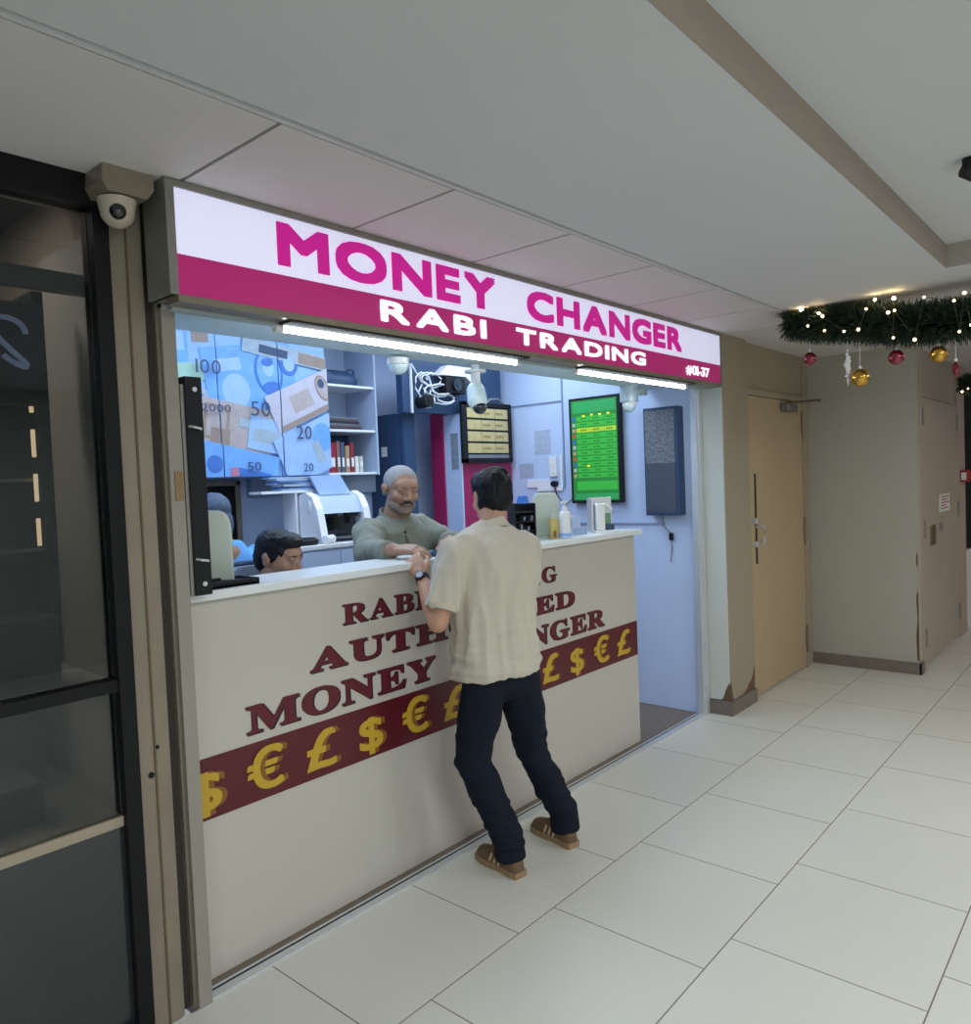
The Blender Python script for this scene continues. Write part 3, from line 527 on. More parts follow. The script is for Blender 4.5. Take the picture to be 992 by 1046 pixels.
# tall black housing on the left post
t = thing('black_post_housing', 'tall narrow black metal housing standing on the worktop against the left post', 'housing', (1.225, 2.30, W))
MB().box(1.205, 1.262, 2.262, 2.345, W + .002, 1.985, .004).build('housing_body', M_blackp, t)
MB().box(1.194, 1.206, 2.27, 2.335, W + .002, 1.96, .003).build('side_rail', M_aludark, t)
for z in (1.945, 1.335): MB().cyl((1.235, 2.264, z), (1.235, 2.256, z), .0075).build('screw', M_alu, t, True)
for z in (1.83, 1.415): MB().tube([(1.213, 2.262, z), (1.22, 2.248, z - .003), (1.245, 2.248, z - .008), (1.252, 2.262, z - .01)], .004).build('pull_loop', M_alu, t, True)
# tube lights under the soffit
for i, (a, b_) in enumerate(((1.53, 2.78), (3.275, 4.455))):
    lab = ['longer white tube light under the sign above the counter middle', 'shorter white tube light under the sign at the right end by the doorway'][i]
    t = thing('tube_light', lab, 'light', ((a + b_) / 2, 2.204, 2.178))
    MB().box(a - .015, b_ + .015, 2.128, 2.232, 2.170, 2.178, .002).build('fixture_body_shield', mat('darkened_fixture', (.045, .045, .042), .9, spec=.05), t)  # body widened and darkened to shield the rail from the tube
    MB().cyl((a, 2.204, 2.160), (b_, 2.204, 2.160), .011).build('glowing_tube', mat('glowing_tube', (1, 1, 1), .3, emit=(.80, .90, 1.0), es=30), t, True)
    for e in (a - .03, b_): MB().cyl((e, 2.204, 2.160), (e + .03, 2.204, 2.160), .014).build('end_cap', M_plastic, t, True)
# cameras
def dome(name, label, c, r=.052, bracket=0.0):
    t = thing(name, label, 'camera', (c[0], c[1], c[2] + .03))
    MB().lathe([(r * .9, .0), (r, .004), (r, .03), (r * .95, .034 + bracket)], M=T(c[0], c[1], c[2])).build('camera_base', M_plastic, t, True)
    MB().ball((c[0], c[1], c[2]), r * .93, (1, 1, .9), 24).build('dome_cover', mat('milky_dome', (.55, .68, .68), .12, coat=.5), t, True)
    return t
dome('dome_camera', 'white half-round dome camera under the soffit left of the hanging camera', (2.44, 2.62, 2.17), .05)
t = dome('dome_camera', 'white dome camera on a bracket in the far right corner above the black speaker', (4.50, 2.62, 2.08), .045, .0)
MB().cyl((4.50, 2.62, 2.11), (4.50, 2.62, 2.215), .06, .06, 24).box(4.56, 4.68, 2.58, 2.64, 2.16, 2.2, .004).build('camera_bracket', mat('clear_grey_cover', (.34, .42, .46), .2), t, True)
t = thing('hanging_camera', 'white bullet camera hanging from the soffit before the navy panel', 'camera', (2.95, 2.60, 2.215))
MB().cyl((2.95, 2.60, 2.215), (2.95, 2.60, 2.185), .022, .02).cyl((2.95, 2.60, 2.188), (2.95, 2.60, 2.176), .055, .055, 28).cyl((2.95, 2.60, 2.18), (2.95, 2.60, 2.08), .024, .024).build('mount', M_plastic, t, True)
mb = MB().chain([(2.955, 2.605, 2.085), (2.94, 2.585, 2.035)], [.047, .051], 24)
mb.build('camera_body', mat('glossy_white_shell', (.62, .72, .74), .15, coat=.5), t, True)
MB().ball((2.936, 2.566, 1.995), .036, (1, 1, .9), 20).build('lens', M_blackg, t, True)
t = thing('dome_camera', 'cream dome camera on a box under the ceiling above the left pillar', 'camera', (1.01, 2.22, 2.53))
O = T(1.0, 2.20, 2.44)
MB().prism([(-.055, .09), (.085, .09), (.085, .045), (.065, .018), (-.045, .018), (-.06, .045)], -.05, .07, 'y', O).build('mount_box', M_postl, t)
MB().cyl(O @ Vector((0, 0, .012)), O @ Vector((0, 0, -.02)), .052, .046, 28).ball(O @ Vector((0, 0, -.018)), .046, n=24).build('camera_body', mat('aged_cream_plastic', (.45, .40, .33), .35), t, True)
MB().ball(O @ Vector((-.012, -.030, -.028)), .023, n=20).build('lens', M_blackg, t, True)
# ------------------------------------------------------------------ interior: wall of cabinets with banknote print
t = thing('wall_cabinet', 'wall cabinet with blue banknote mural on its three doors', 'cabinet', (2.2, 4.15, 1.70))
MB().box(1.25, 3.085, 4.018, 4.36, 1.70, 2.75).build('carcass', mat('blue_grey_carcass', (.16, .23, .36), .5), t)
M_dr = mat('light_blue_print', (.26, .45, .80), .35, var=.15, vs=3)
doors = []
DX = [1.25, 1.66, 2.325, 2.735, 3.085]; DX = [1.25, 1.80, 2.325, 2.728, 3.085]
for a, b_ in zip(DX, DX[1:]):
    doors.append(MB().box(a + .003, b_ - .003, 4.0, 4.018, 1.705, 2.74).build('door', M_dr, t))
def note(cx, cz, w, h, ang, m, y, shapes):
    """a printed note clipped to each door it crosses"""
    for (a, b_), dr in zip(zip(DX, DX[1:]), doors):
        def clip(poly):
            for axis, lim, sgn in ((0, a + .004, 1), (0, b_ - .004, -1), (1, 1.708, 1), (1, 2.62, -1)):
                out = []
                for i in range(len(poly)):
                    p, q = poly[i], poly[(i + 1) % len(poly)]
                    dp, dq = sgn * (p[axis] - lim), sgn * (q[axis] - lim)
                    if dp >= 0: out.append(p)
                    if (dp >= 0) != (dq >= 0):
                        k = dp / (dp - dq); out.append((p[0] + (q[0] - p[0]) * k, p[1] + (q[1] - p[1]) * k))
                poly = out
                if len(poly) < 3: return None
            return poly
        ca, sa = cos(ang), sin(ang)
        def place(poly): return [(cx + u * ca - v * sa, cz + u * sa + v * ca) for u, v in poly]
        for k, (poly, mm) in enumerate([([(-w / 2, -h / 2), (w / 2, -h / 2), (w / 2, h / 2), (-w / 2, h / 2)], m)] + shapes):
            pp = clip(place(poly))
            if pp:
                yy = y - .0006 * (k + 1)
                MB().prism(pp, yy, yy + .0005, 'y').build('mural_print', mm, dr)
def oval(u, v, a, b_, n=20, rot=0): return [(u + a * cos(2 * pi * k / n) * cos(rot) - b_ * sin(2 * pi * k / n) * sin(rot), v + a * cos(2 * pi * k / n) * sin(rot) + b_ * sin(2 * pi * k / n) * cos(rot)) for k in range(n)]
def rect(u0, u1, v0, v1): return [(u0, v0), (u1, v0), (u1, v1), (u0, v1)]
P_blue = mat('note_blue', (.16, .38, .84), .4, var=.25, vs=14); P_deep = mat('note_deep_blue', (.05, .17, .55), .4, var=.2, vs=20)
P_pale = mat('note_pale_blue', (.33, .50, .82), .4, var=.12, vs=12); P_tan = mat('note_tan', (.42, .36, .36), .45, var=.25, vs=18)
P_brown = mat('note_brown', (.30, .22, .19), .45, var=.2, vs=20); P_green = mat('note_green', (.34, .55, .46), .45, var=.2, vs=16)
P_grey = mat('note_grey', (.34, .43, .52), .45, var=.2, vs=18); P_dark = mat('note_dark_ink', (.03, .06, .14), .5); P_pink = mat('note_pink', (.5, .18, .30), .5)
head = lambda u, v, s: [(oval(u, v, .085 * s, .12 * s), P_deep), (oval(u, v, .07 * s, .105 * s), P_blue), (oval(u, v - .08 * s, .055 * s, .03 * s), P_deep), (oval(u, v + .02 * s, .034 * s, .045 * s), P_pale), (oval(u, v + .05 * s, .036 * s, .022 * s), P_deep)]
for pm in (P_blue, P_pale, P_tan, P_green, P_grey, P_deep):      # fine engraved line pattern of printed notes
    nt = pm.node_tree; b = nt.nodes['Principled BSDF']; src = b.inputs['Base Color'].links[0].from_socket
    wv = nt.nodes.new('ShaderNodeTexWave'); wv.inputs['Scale'].default_value = 34; wv.inputs['Distortion'].default_value = 7; wv.inputs['Detail'].default_value = 3
    tcn = [n for n in nt.nodes if n.type == 'TEX_COORD'][0]; nt.links.new(tcn.outputs['Object'], wv.inputs['Vector'])
    mr = nt.nodes.new('ShaderNodeMapRange'); mr.inputs['To Min'].default_value = .80; mr.inputs['To Max'].default_value = 1.12; nt.links.new(wv.outputs['Fac'], mr.inputs['Value'])
    mm_ = nt.nodes.new('ShaderNodeVectorMath'); mm_.operation = 'SCALE'; nt.links.new(src, mm_.inputs[0]); nt.links.new(mr.outputs['Result'], mm_.inputs['Scale']); nt.links.new(mm_.outputs[0], b.inputs['Base Color'])
Y0 = 3.9995
note(1.98, 2.42, .36, .22, .05, P_blue, Y0, [(rect(-.12, .1, -.06, .06), P_deep), (rect(-.05, .16, -.02, .08), P_pale)])
note(2.22, 2.62, .10, .32, .1, P_brown, Y0 - .001, [])
note(2.15, 2.29, .34, .10, .12, P_green, Y0 - .003, [])
note(2.13, 2.12, .34, .20, -.2, P_grey, Y0 - .004, [(oval(.06, .02, .06, .06), P_deep), (rect(-.14, 0, -.07, -.02), P_green)])
note(2.55, 2.28, .60, .40, .16, P_blue, Y0 - .005, [(rect(-.22, -.06, .06, .13), P_pale), (oval(-.12, -.06, .09, .10), P_pale)] + head(.12, .03, 1.15) + [(oval(.27, .07, .065, .075), P_deep), (oval(.27, .07, .04, .05), P_pale)])
note(2.80, 2.445, .62, .09, -.12, P_grey, Y0 - .010, [(rect(-.2, 0, -.03, .02), P_dark), (rect(.08, .3, -.035, .03), P_brown)])
note(2.42, 2.00, .50, .26, -.15, P_tan, Y0 - .014, [(rect(-.20, -.04, -.10, .10), P_brown), (rect(-.18, -.06, -.08, .08), P_tan), (rect(-.15, -.03, -.12, -.03), P_brown), (rect(.02, .2, .0, .05), P_grey)])
note(2.68, 1.94, .36, .20, -.18, P_pale, Y0 - .018, [(rect(-.15, .02, -.05, .03), P_grey)])
note(2.92, 2.18, .56, .24, .42, mat('note_pale_pink', (.48, .46, .56), .45, var=.12, vs=12), Y0 - .022, [(rect(-.12, .04, -.05, .06), P_tan), (oval(.14, .02, .05, .085), P_brown), (oval(.14, .02, .037, .07), P_tan), (rect(-.25, .25, -.115, -.085), P_brown), (oval(.14, .05, .025, .03), P_dark)])
note(2.93, 1.86, .46, .32, .42, P_pale, Y0 - .027, [(oval(.12, .04, .08, .09), P_blue), (rect(.02, .08, -.1, .04), P_grey)])
note(2.42, 1.77, .52, .20, -.2, P_blue, Y0 - .030, [(rect(-.02, .22, -.06, -.01), P_deep), (oval(-.15, -.02, .05, .05), P_deep)])
note(2.39, 1.735, .05, .05, .0, P_pink, Y0 - .034, [])
for body, x0, x1, z, h_ in (('100', 2.18, 2.33, 2.285, .075), ('50', 2.51, 2.64, 2.06, .085), ('20', 2.82, 2.93, 1.93, .08), ('20', 2.86, 2.93, 1.73, .05), ('50', 2.47, 2.56, 1.74, .05), ('2000', 2.20, 2.38, 2.075, .04)):
    dr = doors[[i for i in range(4) if DX[i] - .04 <= x0 and x1 <= DX[i + 1] + .07][0]]
    text_mesh(body, 'n', h_, x0, x1, Y0 - .040, z, P_dark, dr, 'mural_number', off=-.002, depth=.001)
# open shelf unit right of the mural
t = thing('shelf_unit', 'open blue-white shelf unit between the mural cabinet and the navy locker', 'shelf', (3.36, 4.2, 1.6))
mb = MB().box(3.09, 3.105, 4.03, 4.36, 1.70, 2.75).box(3.52, 3.535, 4.03, 4.36, 1.70, 2.75).box(3.09, 3.535, 4.345, 4.36, 1.70, 2.75)
mb.build('carcass', mat('blue_white_board', (.38, .46, .62), .5), t)
for z in (2.285, 1.99, 1.705): MB().box(3.105, 3.52, 4.04, 4.345, z, z + .015).build('shelf', M_white, t)
MB().box(3.106, 3.519, 4.335, 4.345, 1.72, 1.99).build('dark_back_panel', M_navy, t)
t = thing('wall_pipe', 'vertical white conduit beside the navy locker under the soffit', 'pipe', (3.6, 4.3, 1.8))
MB().box(3.56, 3.585, 4.25, 4.36, 1.7, 2.78, .006).box(3.61, 3.64, 4.25, 4.36, 1.7, 2.78, .006).build('conduit', M_inwall, t)
MB().box(3.66, 3.72, 4.28, 4.36, 1.7, 2.78, .004).build('beige_strip', mat('beige_trunking', (.5, .48, .42), .5), t)
t = thing('carry_bag', 'dark navy bag lying on the top open shelf', 'bag', (3.28, 4.15, 2.30))
MB().loft([(3.28, 4.17, 2.30, .17, .10), (3.28, 4.17, 2.34, .18, .11), (3.27, 4.17, 2.385, .16, .09), (3.26, 4.17, 2.405, .12, .05)], 28, p=2.6).build('bag_body', M_navy, t, True)
MB().tube([(3.34, 4.11, 2.385), (3.36, 4.10, 2.415), (3.40, 4.10, 2.41), (3.41, 4.11, 2.37)], .006).build('handle', M_navy, t, True)
# folders piled flat on the middle shelf
for i in range(6):
    m = mat(['black_folder', 'dark_brown_folder', 'grey_folder'][i % 3], [(.02, .02, .03), (.10, .06, .06), (.14, .16, .2)][i % 3], .5)
    a = [-.08, .05, .12, -.03, .10, .16][i]
    o = MB().box(-.15, .15, -.10, .10, 0, .013, .002, M=T(3.30 - .008 * i, 4.19, 2.006 + .0145 * i) @ RZ(a * .5)).build('folder', m, None)
    o['label'] = ['bottom black folder of the flat pile on the middle shelf', 'brown folder second from bottom of the flat pile', 'grey folder third from bottom of the flat pile', 'black folder fourth from bottom of the flat pile', 'brown folder second from the top of the flat pile', 'topmost grey folder of the flat pile on the middle shelf'][i]
    o['category'] = 'folder'; o['group'] = 'folders piled on the middle shelf'
# files and books standing on the bottom shelf
bx = 3.125
for i, (w_, h_, c_, lab) in enumerate(((.028, .19, (.30, .33, .42), 'pale grey file at the left end of the lower shelf'), (.05, .20, (.28, .01, .04), 'wide crimson file leaning on the lower shelf'), (.03, .21, (.22, .10, .09), 'brown-red book in the lower shelf row'), (.028, .20, (.05, .09, .18), 'dark blue file in the middle of the lower shelf row'), (.035, .18, (.34, .22, .12), 'ochre book in the lower shelf row'), (.03, .20, (.24, .015, .04), 'narrow crimson file in the lower shelf row'), (.03, .11, (.62, .62, .58), 'short white book in the lower shelf row'), (.03, .11, (.50, .50, .46), 'short cream book at the right end of the lower shelf'))):
    t = MB().box(bx, bx + w_, 4.09, 4.28, 1.7205, 1.7205 + h_, .002).build('book', mat('book_cloth_%d' % i, c_, .6), None)
    t['label'] = lab; t['category'] = 'book'; t['group'] = 'books and files on the lower shelf'
    MB().box(bx + w_ * .2, bx + w_ * .8, 4.087, 4.0905, 1.76, 1.76 + h_ * .3).build('spine_label', M_plastic, t)
    bx += w_ + .008
# navy locker
t = thing('steel_locker', 'tall navy steel locker with a small white label behind the grey-bearded man', 'locker', (3.72, 4.15, 0))
MB().box(3.735, 3.86, 4.0, 4.355, 0, 2.13, .004).build('locker_body', M_navy, t)
MB().box(3.728, 3.735, 4.03, 4.34, .05, 2.11, .002).build('side_panel', M_navy, t)
MB().box(3.742, 3.853, 3.992, 4.0, .05, 2.10, .002).build('locker_door', M_navy, t)
MB().box(3.7262, 3.728, 4.16, 4.22, 1.83, 1.90).build('white_label', M_plastic, t)
MB().tube([(3.76, 3.992, 1.15), (3.76, 3.975, 1.16), (3.76, 3.975, 1.24), (3.76, 3.992, 1.25)], .006).build('handle', M_alu, t, True)
# navy wall panel with cables
t = thing('equipment_panel', 'navy equipment panel with tangled white cables above the red booth', 'panel', (4.15, 3.95, 2.2))
MB().prism([(3.66, 2.125), (3.66, 2.50), (4.72, 2.50), (4.72, 2.24), (4.16, 2.13)], 3.90, 3.96, 'y').build('panel_board', M_navy, t)
MB().prism([(3.95, 2.395), (4.05, 2.47), (4.36, 2.47), (4.30, 2.36), (4.24, 2.40)], 3.83, 3.90, 'y').build('white_cover', M_white, t)
MB().box(4.02, 4.22, 3.82, 3.90, 2.27, 2.385, .01).build('router_box', M_blackp, t)
for x, z in ((3.82, 2.20), (4.12, 2.33)): MB().cyl((x, 3.90, z), (x, 3.80, z), .045).cyl((x, 3.80, z), (x, 3.795, z), .015).build('round_vent', M_blackg if x > 4 else M_blackp, t, True)
random.seed(9)
for k, (x, z, r1, r2, ph) in enumerate(((3.82, 2.31, .09, .10, 0), (3.90, 2.36, .12, .05, 1), (3.86, 2.24, .08, .09, 2), (3.98, 2.29, .14, .05, 3), (4.03, 2.23, .12, .04, 4))):
    pts = [V(x + r1 * cos(ph + i * .42) * (1 - .02 * i), 3.875 - .002 * i - .01 * (i % 2), z + r2 * sin(ph + i * .42) * (1 - .015 * i)) for i in range(22)]
    MB().tube(pts, .0055, 6).build('cable', M_cable, t, True)
MB().tube([V(3.735, 3.88, 2.46), V(3.80, 3.87, 2.36), V(3.92, 3.86, 2.30), V(4.06, 3.87, 2.34)], .0055, 6).build('cable', M_cable, t, True)
MB().box(3.73, 3.745, 3.885, 3.90, 2.12, 2.46).build('cable_duct', M_cable, t)
# red booth with white side, rate board
t = thing('red_booth', 'magenta-fronted booth with white side standing in the far right corner', 'booth', (4.5, 4.05, 0))
MB().box(4.215, 4.79, 3.875, 3.89, 0, 2.10).build('front_board', M_mag, t)
MB().box(4.20, 4.215, 3.875, 4.12, 0, 2.13).build('side_board', M_inwall, t)
MB().box(4.185, 4.23, 4.04, 4.17, 0, 2.15, .003).build('red_edge_post', M_mag, t)
MB().box(4.196, 4.2, 3.90, 3.97, 1.72, 1.99).build('photo_sheet', mat('grey_photo_print', (.22, .27, .33), .5, var=.6, vs=30), t)
t = thing('rate_board', 'black-framed rate board with four cream rows hanging on the booth', 'board', (4.47, 3.84, 1.76))
O = T(4.175, 3.85, 1.765) @ Matrix.Rotation(.0, 4, 'X')
fw, fh = .575, .455
mb = MB().box(0, .055, -.025, 0, 0, fh, .004).box(fw - .03, fw, -.025, 0, 0, fh, .004).box(0, fw, -.025, 0, 0, .035, .004).box(0, fw, -.025, 0, fh - .03, fh, .004).box(.02, fw - .02, -.012, -.002, .02, fh - .02)
mb.xf(O).build('frame', M_blackp, t)
MB().box(.06, fw - .035, -.016, -.0125, .037, .062).xf(O).build('bottom_strip', mat('grey_strip', (.2, .22, .26), .5), t)
M_row = mat('cream_gold_row', (.58, .47, .22), .5, var=.2, vs=20); M_rp = mat('brown_row_print', (.30, .20, .08), .6)
for r_ in range(4):
    z0 = .075 + r_ * .088; r = MB().box(.062, fw - .038, -.0175, -.0125, z0, z0 + .072).xf(O).build('rate_row', M_row, t)
    mb = MB()
    random.seed(20 + r_)
    for j in range(3):
        mb.box(.225 + j * .155 - .004, .225 + j * .155, -.0185, -.0175, z0, z0 + .072)
        if j: 
            for q in range(4): mb.box(.09 + j * .15 + q * .022, .09 + j * .15 + q * .022 + .014, -.0185, -.0175, z0 + .025, z0 + .045)
    mb.xf(O).build('row_marks', M_rp, r)
MB().tube([O @ Vector(p) for p in ((.3, -.01, fh), (.33, -.02, fh + .03), (.42, -.02, fh + .035), (.5, -.01, fh))], .008).build('hanger', M_aludark, t, True)
# screen on the side wall
t = thing('rate_screen', 'portrait wall screen with green exchange-rate rows on the right inner wall', 'screen', (4.77, 3.05, 1.44))
MB().box(4.74, 4.785, 2.84, 3.27, 1.435, 2.205, .004).box(4.785, 4.80, 2.95, 3.15, 1.7, 1.95).build('screen_housing', M_blackp, t)
def scr(n, c, e): return mat(n, c, .4, emit=c, es=e)
MB().box(4.7385, 4.7402, 2.862, 3.25, 1.455, 2.185).build('display', scr('screen_dark_green', (.02, .20, .03), .35), t)
G1 = scr('screen_mid_green', (.035, .36, .04), .42); G2 = scr('screen_bluish_green', (.025, .28, .08), .4); G3 = scr('screen_lime', (.30, .45, .02), .55); G4 = scr('screen_text', (.01, .16, .02), .3); G5 = scr('screen_yellow', (.7, .6, .03), .8)
MB().box(4.7375, 4.7386, 2.87, 3.235, 2.095, 2.175).build('header_row', G2, t)
MB().box(4.7375, 4.7386, 2.87, 3.235, 1.462, 1.505).build('footer_row', G2, t)
MB().box(4.7375, 4.7386, 2.87, 3.215, 1.53, 1.595).build('lower_row', G1, t)
random.seed(3)
mt = MB(); my = MB()
for k in range(11):
    z = 1.62 + k * .0415; lime = (k == 8)
    MB().box(4.7375, 4.7386, 2.87, 3.205, z, z + .033).build('rate_line', G3 if lime else G1, t)
    for j in range(3):
        y = 2.90 + j * .11
        for q in range(3): mt.box(4.7368, 4.7376, y + q * .018, y + q * .018 + .011, z + .010, z + .022)
    MB().box(4.7370, 4.7380, 3.215, 3.240, z + .003, z + .028).build('flag_patch', scr('flag_' + str(k % 4), [(.35, .2, .15), (.3, .3, .35), (.05, .08, .4), (.4, .05, .05)][k % 4], .5), t)
for y, z in ((3.13, 2.065), (3.06, 2.07), (2.99, 2.068), (2.92, 2.07), (3.10, 1.70)): my.box(4.7368, 4.7376, y, y + .022, z, z + .012)
mt.build('row_digits', G4, t); my.build('column_marks', G5, t)
t = thing('wall_speaker', 'tall dark grey speaker with perforated front hung on the right inner wall', 'speaker', (4.76, 2.52, 1.34))
MB().box(4.705, 4.80, 2.385, 2.635, 1.345, 2.075, .006).build('cabinet', M_navy, t)
def perf(name, c1, c2):
    m = mat(name, c1, .5); nt = m.node_tree; v = nt.nodes.new('ShaderNodeTexVoronoi'); v.inputs['Scale'].default_value = 110
    tc = nt.nodes.new('ShaderNodeTexCoord'); nt.links.new(tc.outputs['Object'], v.inputs['Vector'])
    r = nt.nodes.new('ShaderNodeValToRGB'); r.color_ramp.elements[0].position = .3; r.color_ramp.elements[1].position = .5
    r.color_ramp.elements[0].color = tuple(c2) + (1,); r.color_ramp.elements[1].color = tuple(c1) + (1,)
    nt.links.new(v.outputs['Distance'], r.inputs[0]); nt.links.new(r.outputs[0], nt.nodes['Principled BSDF'].inputs['Base Color']); return m
MB().box(4.701, 4.706, 2.405, 2.622, 1.70, 2.055).build('upper_grille', perf('perforated_grey', (.17, .19, .22), (.04, .05, .07)), t)
MB().box(4.701, 4.706, 2.405, 2.622, 1.365, 1.70).build('lower_grille', mat('plain_dark_grille', (.065, .075, .11), .5), t)
t = thing('speaker_cable', 'thin dark cable with a plug hanging below the speaker', 'cable', (4.79, 2.52, 1.1))
MB().tube([(4.795, 2.56, 1.34), (4.79, 2.55, 1.27), (4.785, 2.50, 1.22), (4.79, 2.49, 1.12), (4.79, 2.505, 1.02)], .004).build('wire', M_aludark, t, True)
MB().box(4.775, 4.797, 2.48, 2.505, 1.17, 1.22, .004).build('plug', M_blackp, t)
t = thing('cable_trunking', 'thin horizontal trunking along the right inner wall below the screen', 'trunking', (4.79, 2.9, 1.28))
MB().box(4.788, 4.8, 2.54, 3.40, 1.278, 1.290, .002).build('trunk', mat('lilac_grey_trunk', (.30, .35, .5), .5), t)
t = thing('socket_panel', 'white switch and socket panel on the side wall left of the screen', 'switch', (4.79, 3.55, 1.6))
MB().box(4.785, 4.8, 3.38, 3.62, 1.53, 1.56, .003).box(4.787, 4.8, 3.38, 3.40, 1.53, 1.80).box(4.787, 4.80, 3.50, 3.72, 1.56, 1.62, .002).build('panel_frame', M_white, t)
MB().box(4.782, 4.8, 3.43, 3.50, 1.64, 1.79, .004).build('switch_plate', M_plastic, t)
MB().box(4.778, 4.783, 3.455, 3.478, 1.67, 1.71, .002).box(4.778, 4.783, 3.455, 3.478, 1.725, 1.76, .002).build('rocker', M_white, t)
MB().cyl((4.80, 3.45, 1.585), (4.755, 3.45, 1.585), .022).build('black_plug', M_blackp, t, True)
MB().tube([(4.77, 3.45, 1.575), (4.775, 3.43, 1.50), (4.78, 3.36, 1.42), (4.785, 3.29, 1.47), (4.79, 3.25, 1.52)], .004).build('cord', M_blackp, t, True)
t = thing('wall_notice', 'faint printed paper notice taped to the side wall above the switch', 'notice', (4.79, 3.6, 1.8))
MB().box(4.797, 4.8, 3.49, 3.64, 1.82, 2.0).build('paper_sheet', mat('grey_blue_paper', (.40, .47, .62), .7, var=.35, vs=40), t)
t = thing('wall_notice', 'small paper notice low on the wall beside the booth', 'notice', (4.79, 3.6, 1.6))
MB().box(4.797, 4.8, 3.66, 3.80, 1.64, 1.75).build('paper_sheet', mat('grey_paper', (.36, .42, .55), .7, var=.25, vs=40), t)
# back desk with note counter
t = thing('back_desk', 'low white back desk under the cabinets with plain doors', 'desk', (2.9, 3.8, 0))
MB().box(2.50, 3.62, 3.56, 3.96, 1.275, 1.30, .004).build('desk_top', M_white, t)
MB().box(2.52, 3.60, 3.58, 3.95, 0, 1.275).build('carcass', M_inwall, t)
for a, b_ in ((2.53, 2.80), (2.805, 3.19), (3.195, 3.595)): MB().box(a, b_, 3.565, 3.58, .08, 1.262, .003).build('door', M_inwall, t)
t = thing('note_counter', 'white and grey banknote counting machine on the back desk', 'machine', (2.9, 3.75, 1.30))
O = T(2.92, 3.76, 1.30) @ RZ(-.15)
side = [(-.16, 0), (.14, 0), (.15, .10), (.14, .22), (.10, .285), (.02, .30), (-.06, .27), (-.11, .20), (-.145, .08)]
for s in (-1, 1): MB().prism(side, s * .155 - .022, s * .155 + .022, 'x', O).build('side_cheek', M_white, t)
MB().box(-.135, .135, -.03, .135, 0, .20, .01, M=O).prism([(-.10, .17), (.12, .17), (.12, .28), (.03, .292), (-.05, .265)], -.134, .134, 'x', O).build('machine_body', mat('pale_blue_housing', (.48, .58, .76), .35), t)
MB().box(-.13, .13, -.12, -.028, .006, .02, .002, M=O).box(-.12, .12, -.045, -.029, .03, .15, M=O).build('note_pocket', M_blackg, t)
for s in (-.07, .07): MB().cyl(O @ Vector((s - .04, -.075, .165)), O @ Vector((s + .04, -.075, .165)), .02).build('roller', M_blackp, t, True)
MB().box(-.05, .05, -.004, .004, -.02, .02, M=O @ T(0, -.045, .235) @ Matrix.Rotation(-.9, 4, 'X')).build('display', M_navy, t)
MB().prism([(-.02, .28), (.10, .40), (.11, .39), (.0, .28)], -.10, .11, 'x', O).build('hopper_flap', mat('clear_blue_flap', (.25, .36, .55), .15), t)
MB().ball(O @ Vector((-.18, -.03, .21)), .04, (.15, .5, 1)).build('side_grip', M_plastic, t, True)
t = thing('document_shelf', 'small white wall shelf holding papers left of the counting machine', 'shelf', (2.75, 4.1, 1.5))
MB().box(2.50, 3.02, 3.88, 4.015, 1.60, 1.615).box(2.735, 2.75, 3.89, 4.015, 1.3, 1.60).build('shelf_board', M_white, t)
for k in range(7):
    m = mat(['pale_blue_paper', 'blue_paper', 'grey_white_paper'][k % 3], [(.30, .42, .64), (.08, .20, .48), (.45, .5, .58)][k % 3], .6)
    o = MB().box(-.19, .17, -.055, .055, 0, .0105, .001, M=T(2.83 + .012 * (k % 3) - .01 * k, 3.945, 1.616 + k * .0118) @ RZ([.03, -.1, .08, -.05, .12, 0, -.08][k])).build('paper_bundle', m, None)
    o['label'] = ['lowest pale blue bundle in the paper stack under the mural', 'second blue bundle from the bottom of the paper stack', 'third bundle from the bottom of the paper stack, greyish', 'fourth bundle, pale blue, middle of the paper stack', 'fifth bundle, blue, upper half of the paper stack', 'greyish bundle second from the top of the paper stack', 'topmost pale blue bundle of the paper stack under the mural'][k]
    o['category'] = 'paper'; o['group'] = 'paper bundles stacked under the mural cabinet'
t = thing('file_box', 'plum red file box standing under the paper stack', 'box', (2.83, 3.95, 1.3))
MB().box(2.765, 2.90, 3.87, 3.97, 1.3, 1.55, .003).build('box_body', mat('plum_card', (.15, .03, .07), .5), t)
MB().box(2.80, 2.86, 3.8665, 3.871, 1.42, 1.47).build('box_label', mat('dull_plum_label', (.2, .06, .1), .6), t)
t = thing('black_pouch', 'black zip pouch on the back desk left of the counting machine', 'pouch', (2.6, 3.62, 1.3))
MB().loft([(2.61, 3.66, 1.30, .09, .055), (2.61, 3.66, 1.325, .10, .06), (2.61, 3.66, 1.345, .07, .035)], 24, p=2.5).build('pouch_body', M_blackp, t, True)
MB().tube([(2.53, 3.645, 1.343), (2.61, 3.64, 1.349), (2.69, 3.645, 1.343)], .003).build('zip', M_alu, t, True)
t = thing('paper_roll', 'white paper roll lying on the back desk beside the pouch', 'roll', (2.74, 3.62, 1.3))
MB().cyl((2.72, 3.60, 1.325), (2.79, 3.62, 1.325), .025).build('roll_body', M_plastic, t, True)
# dark opening with a brown frame at the back left
struct('trim_12', B(1.9, 2.60, 4.33, 4.36, .9, 1.66), M_black)
struct('trim_13', B(2.60, 2.635, 4.32, 4.36, .9, 1.69, .003).box(1.9, 2.635, 4.32, 4.36, 1.66, 1.69, .003), mat('brown_frame', (.22, .18, .14), .5))
struct('trim_14', B(2.70, 4.2, 4.30, 4.36, 1.58, 1.70), mat('grey_blue_panel', (.26, .33, .42), .5))
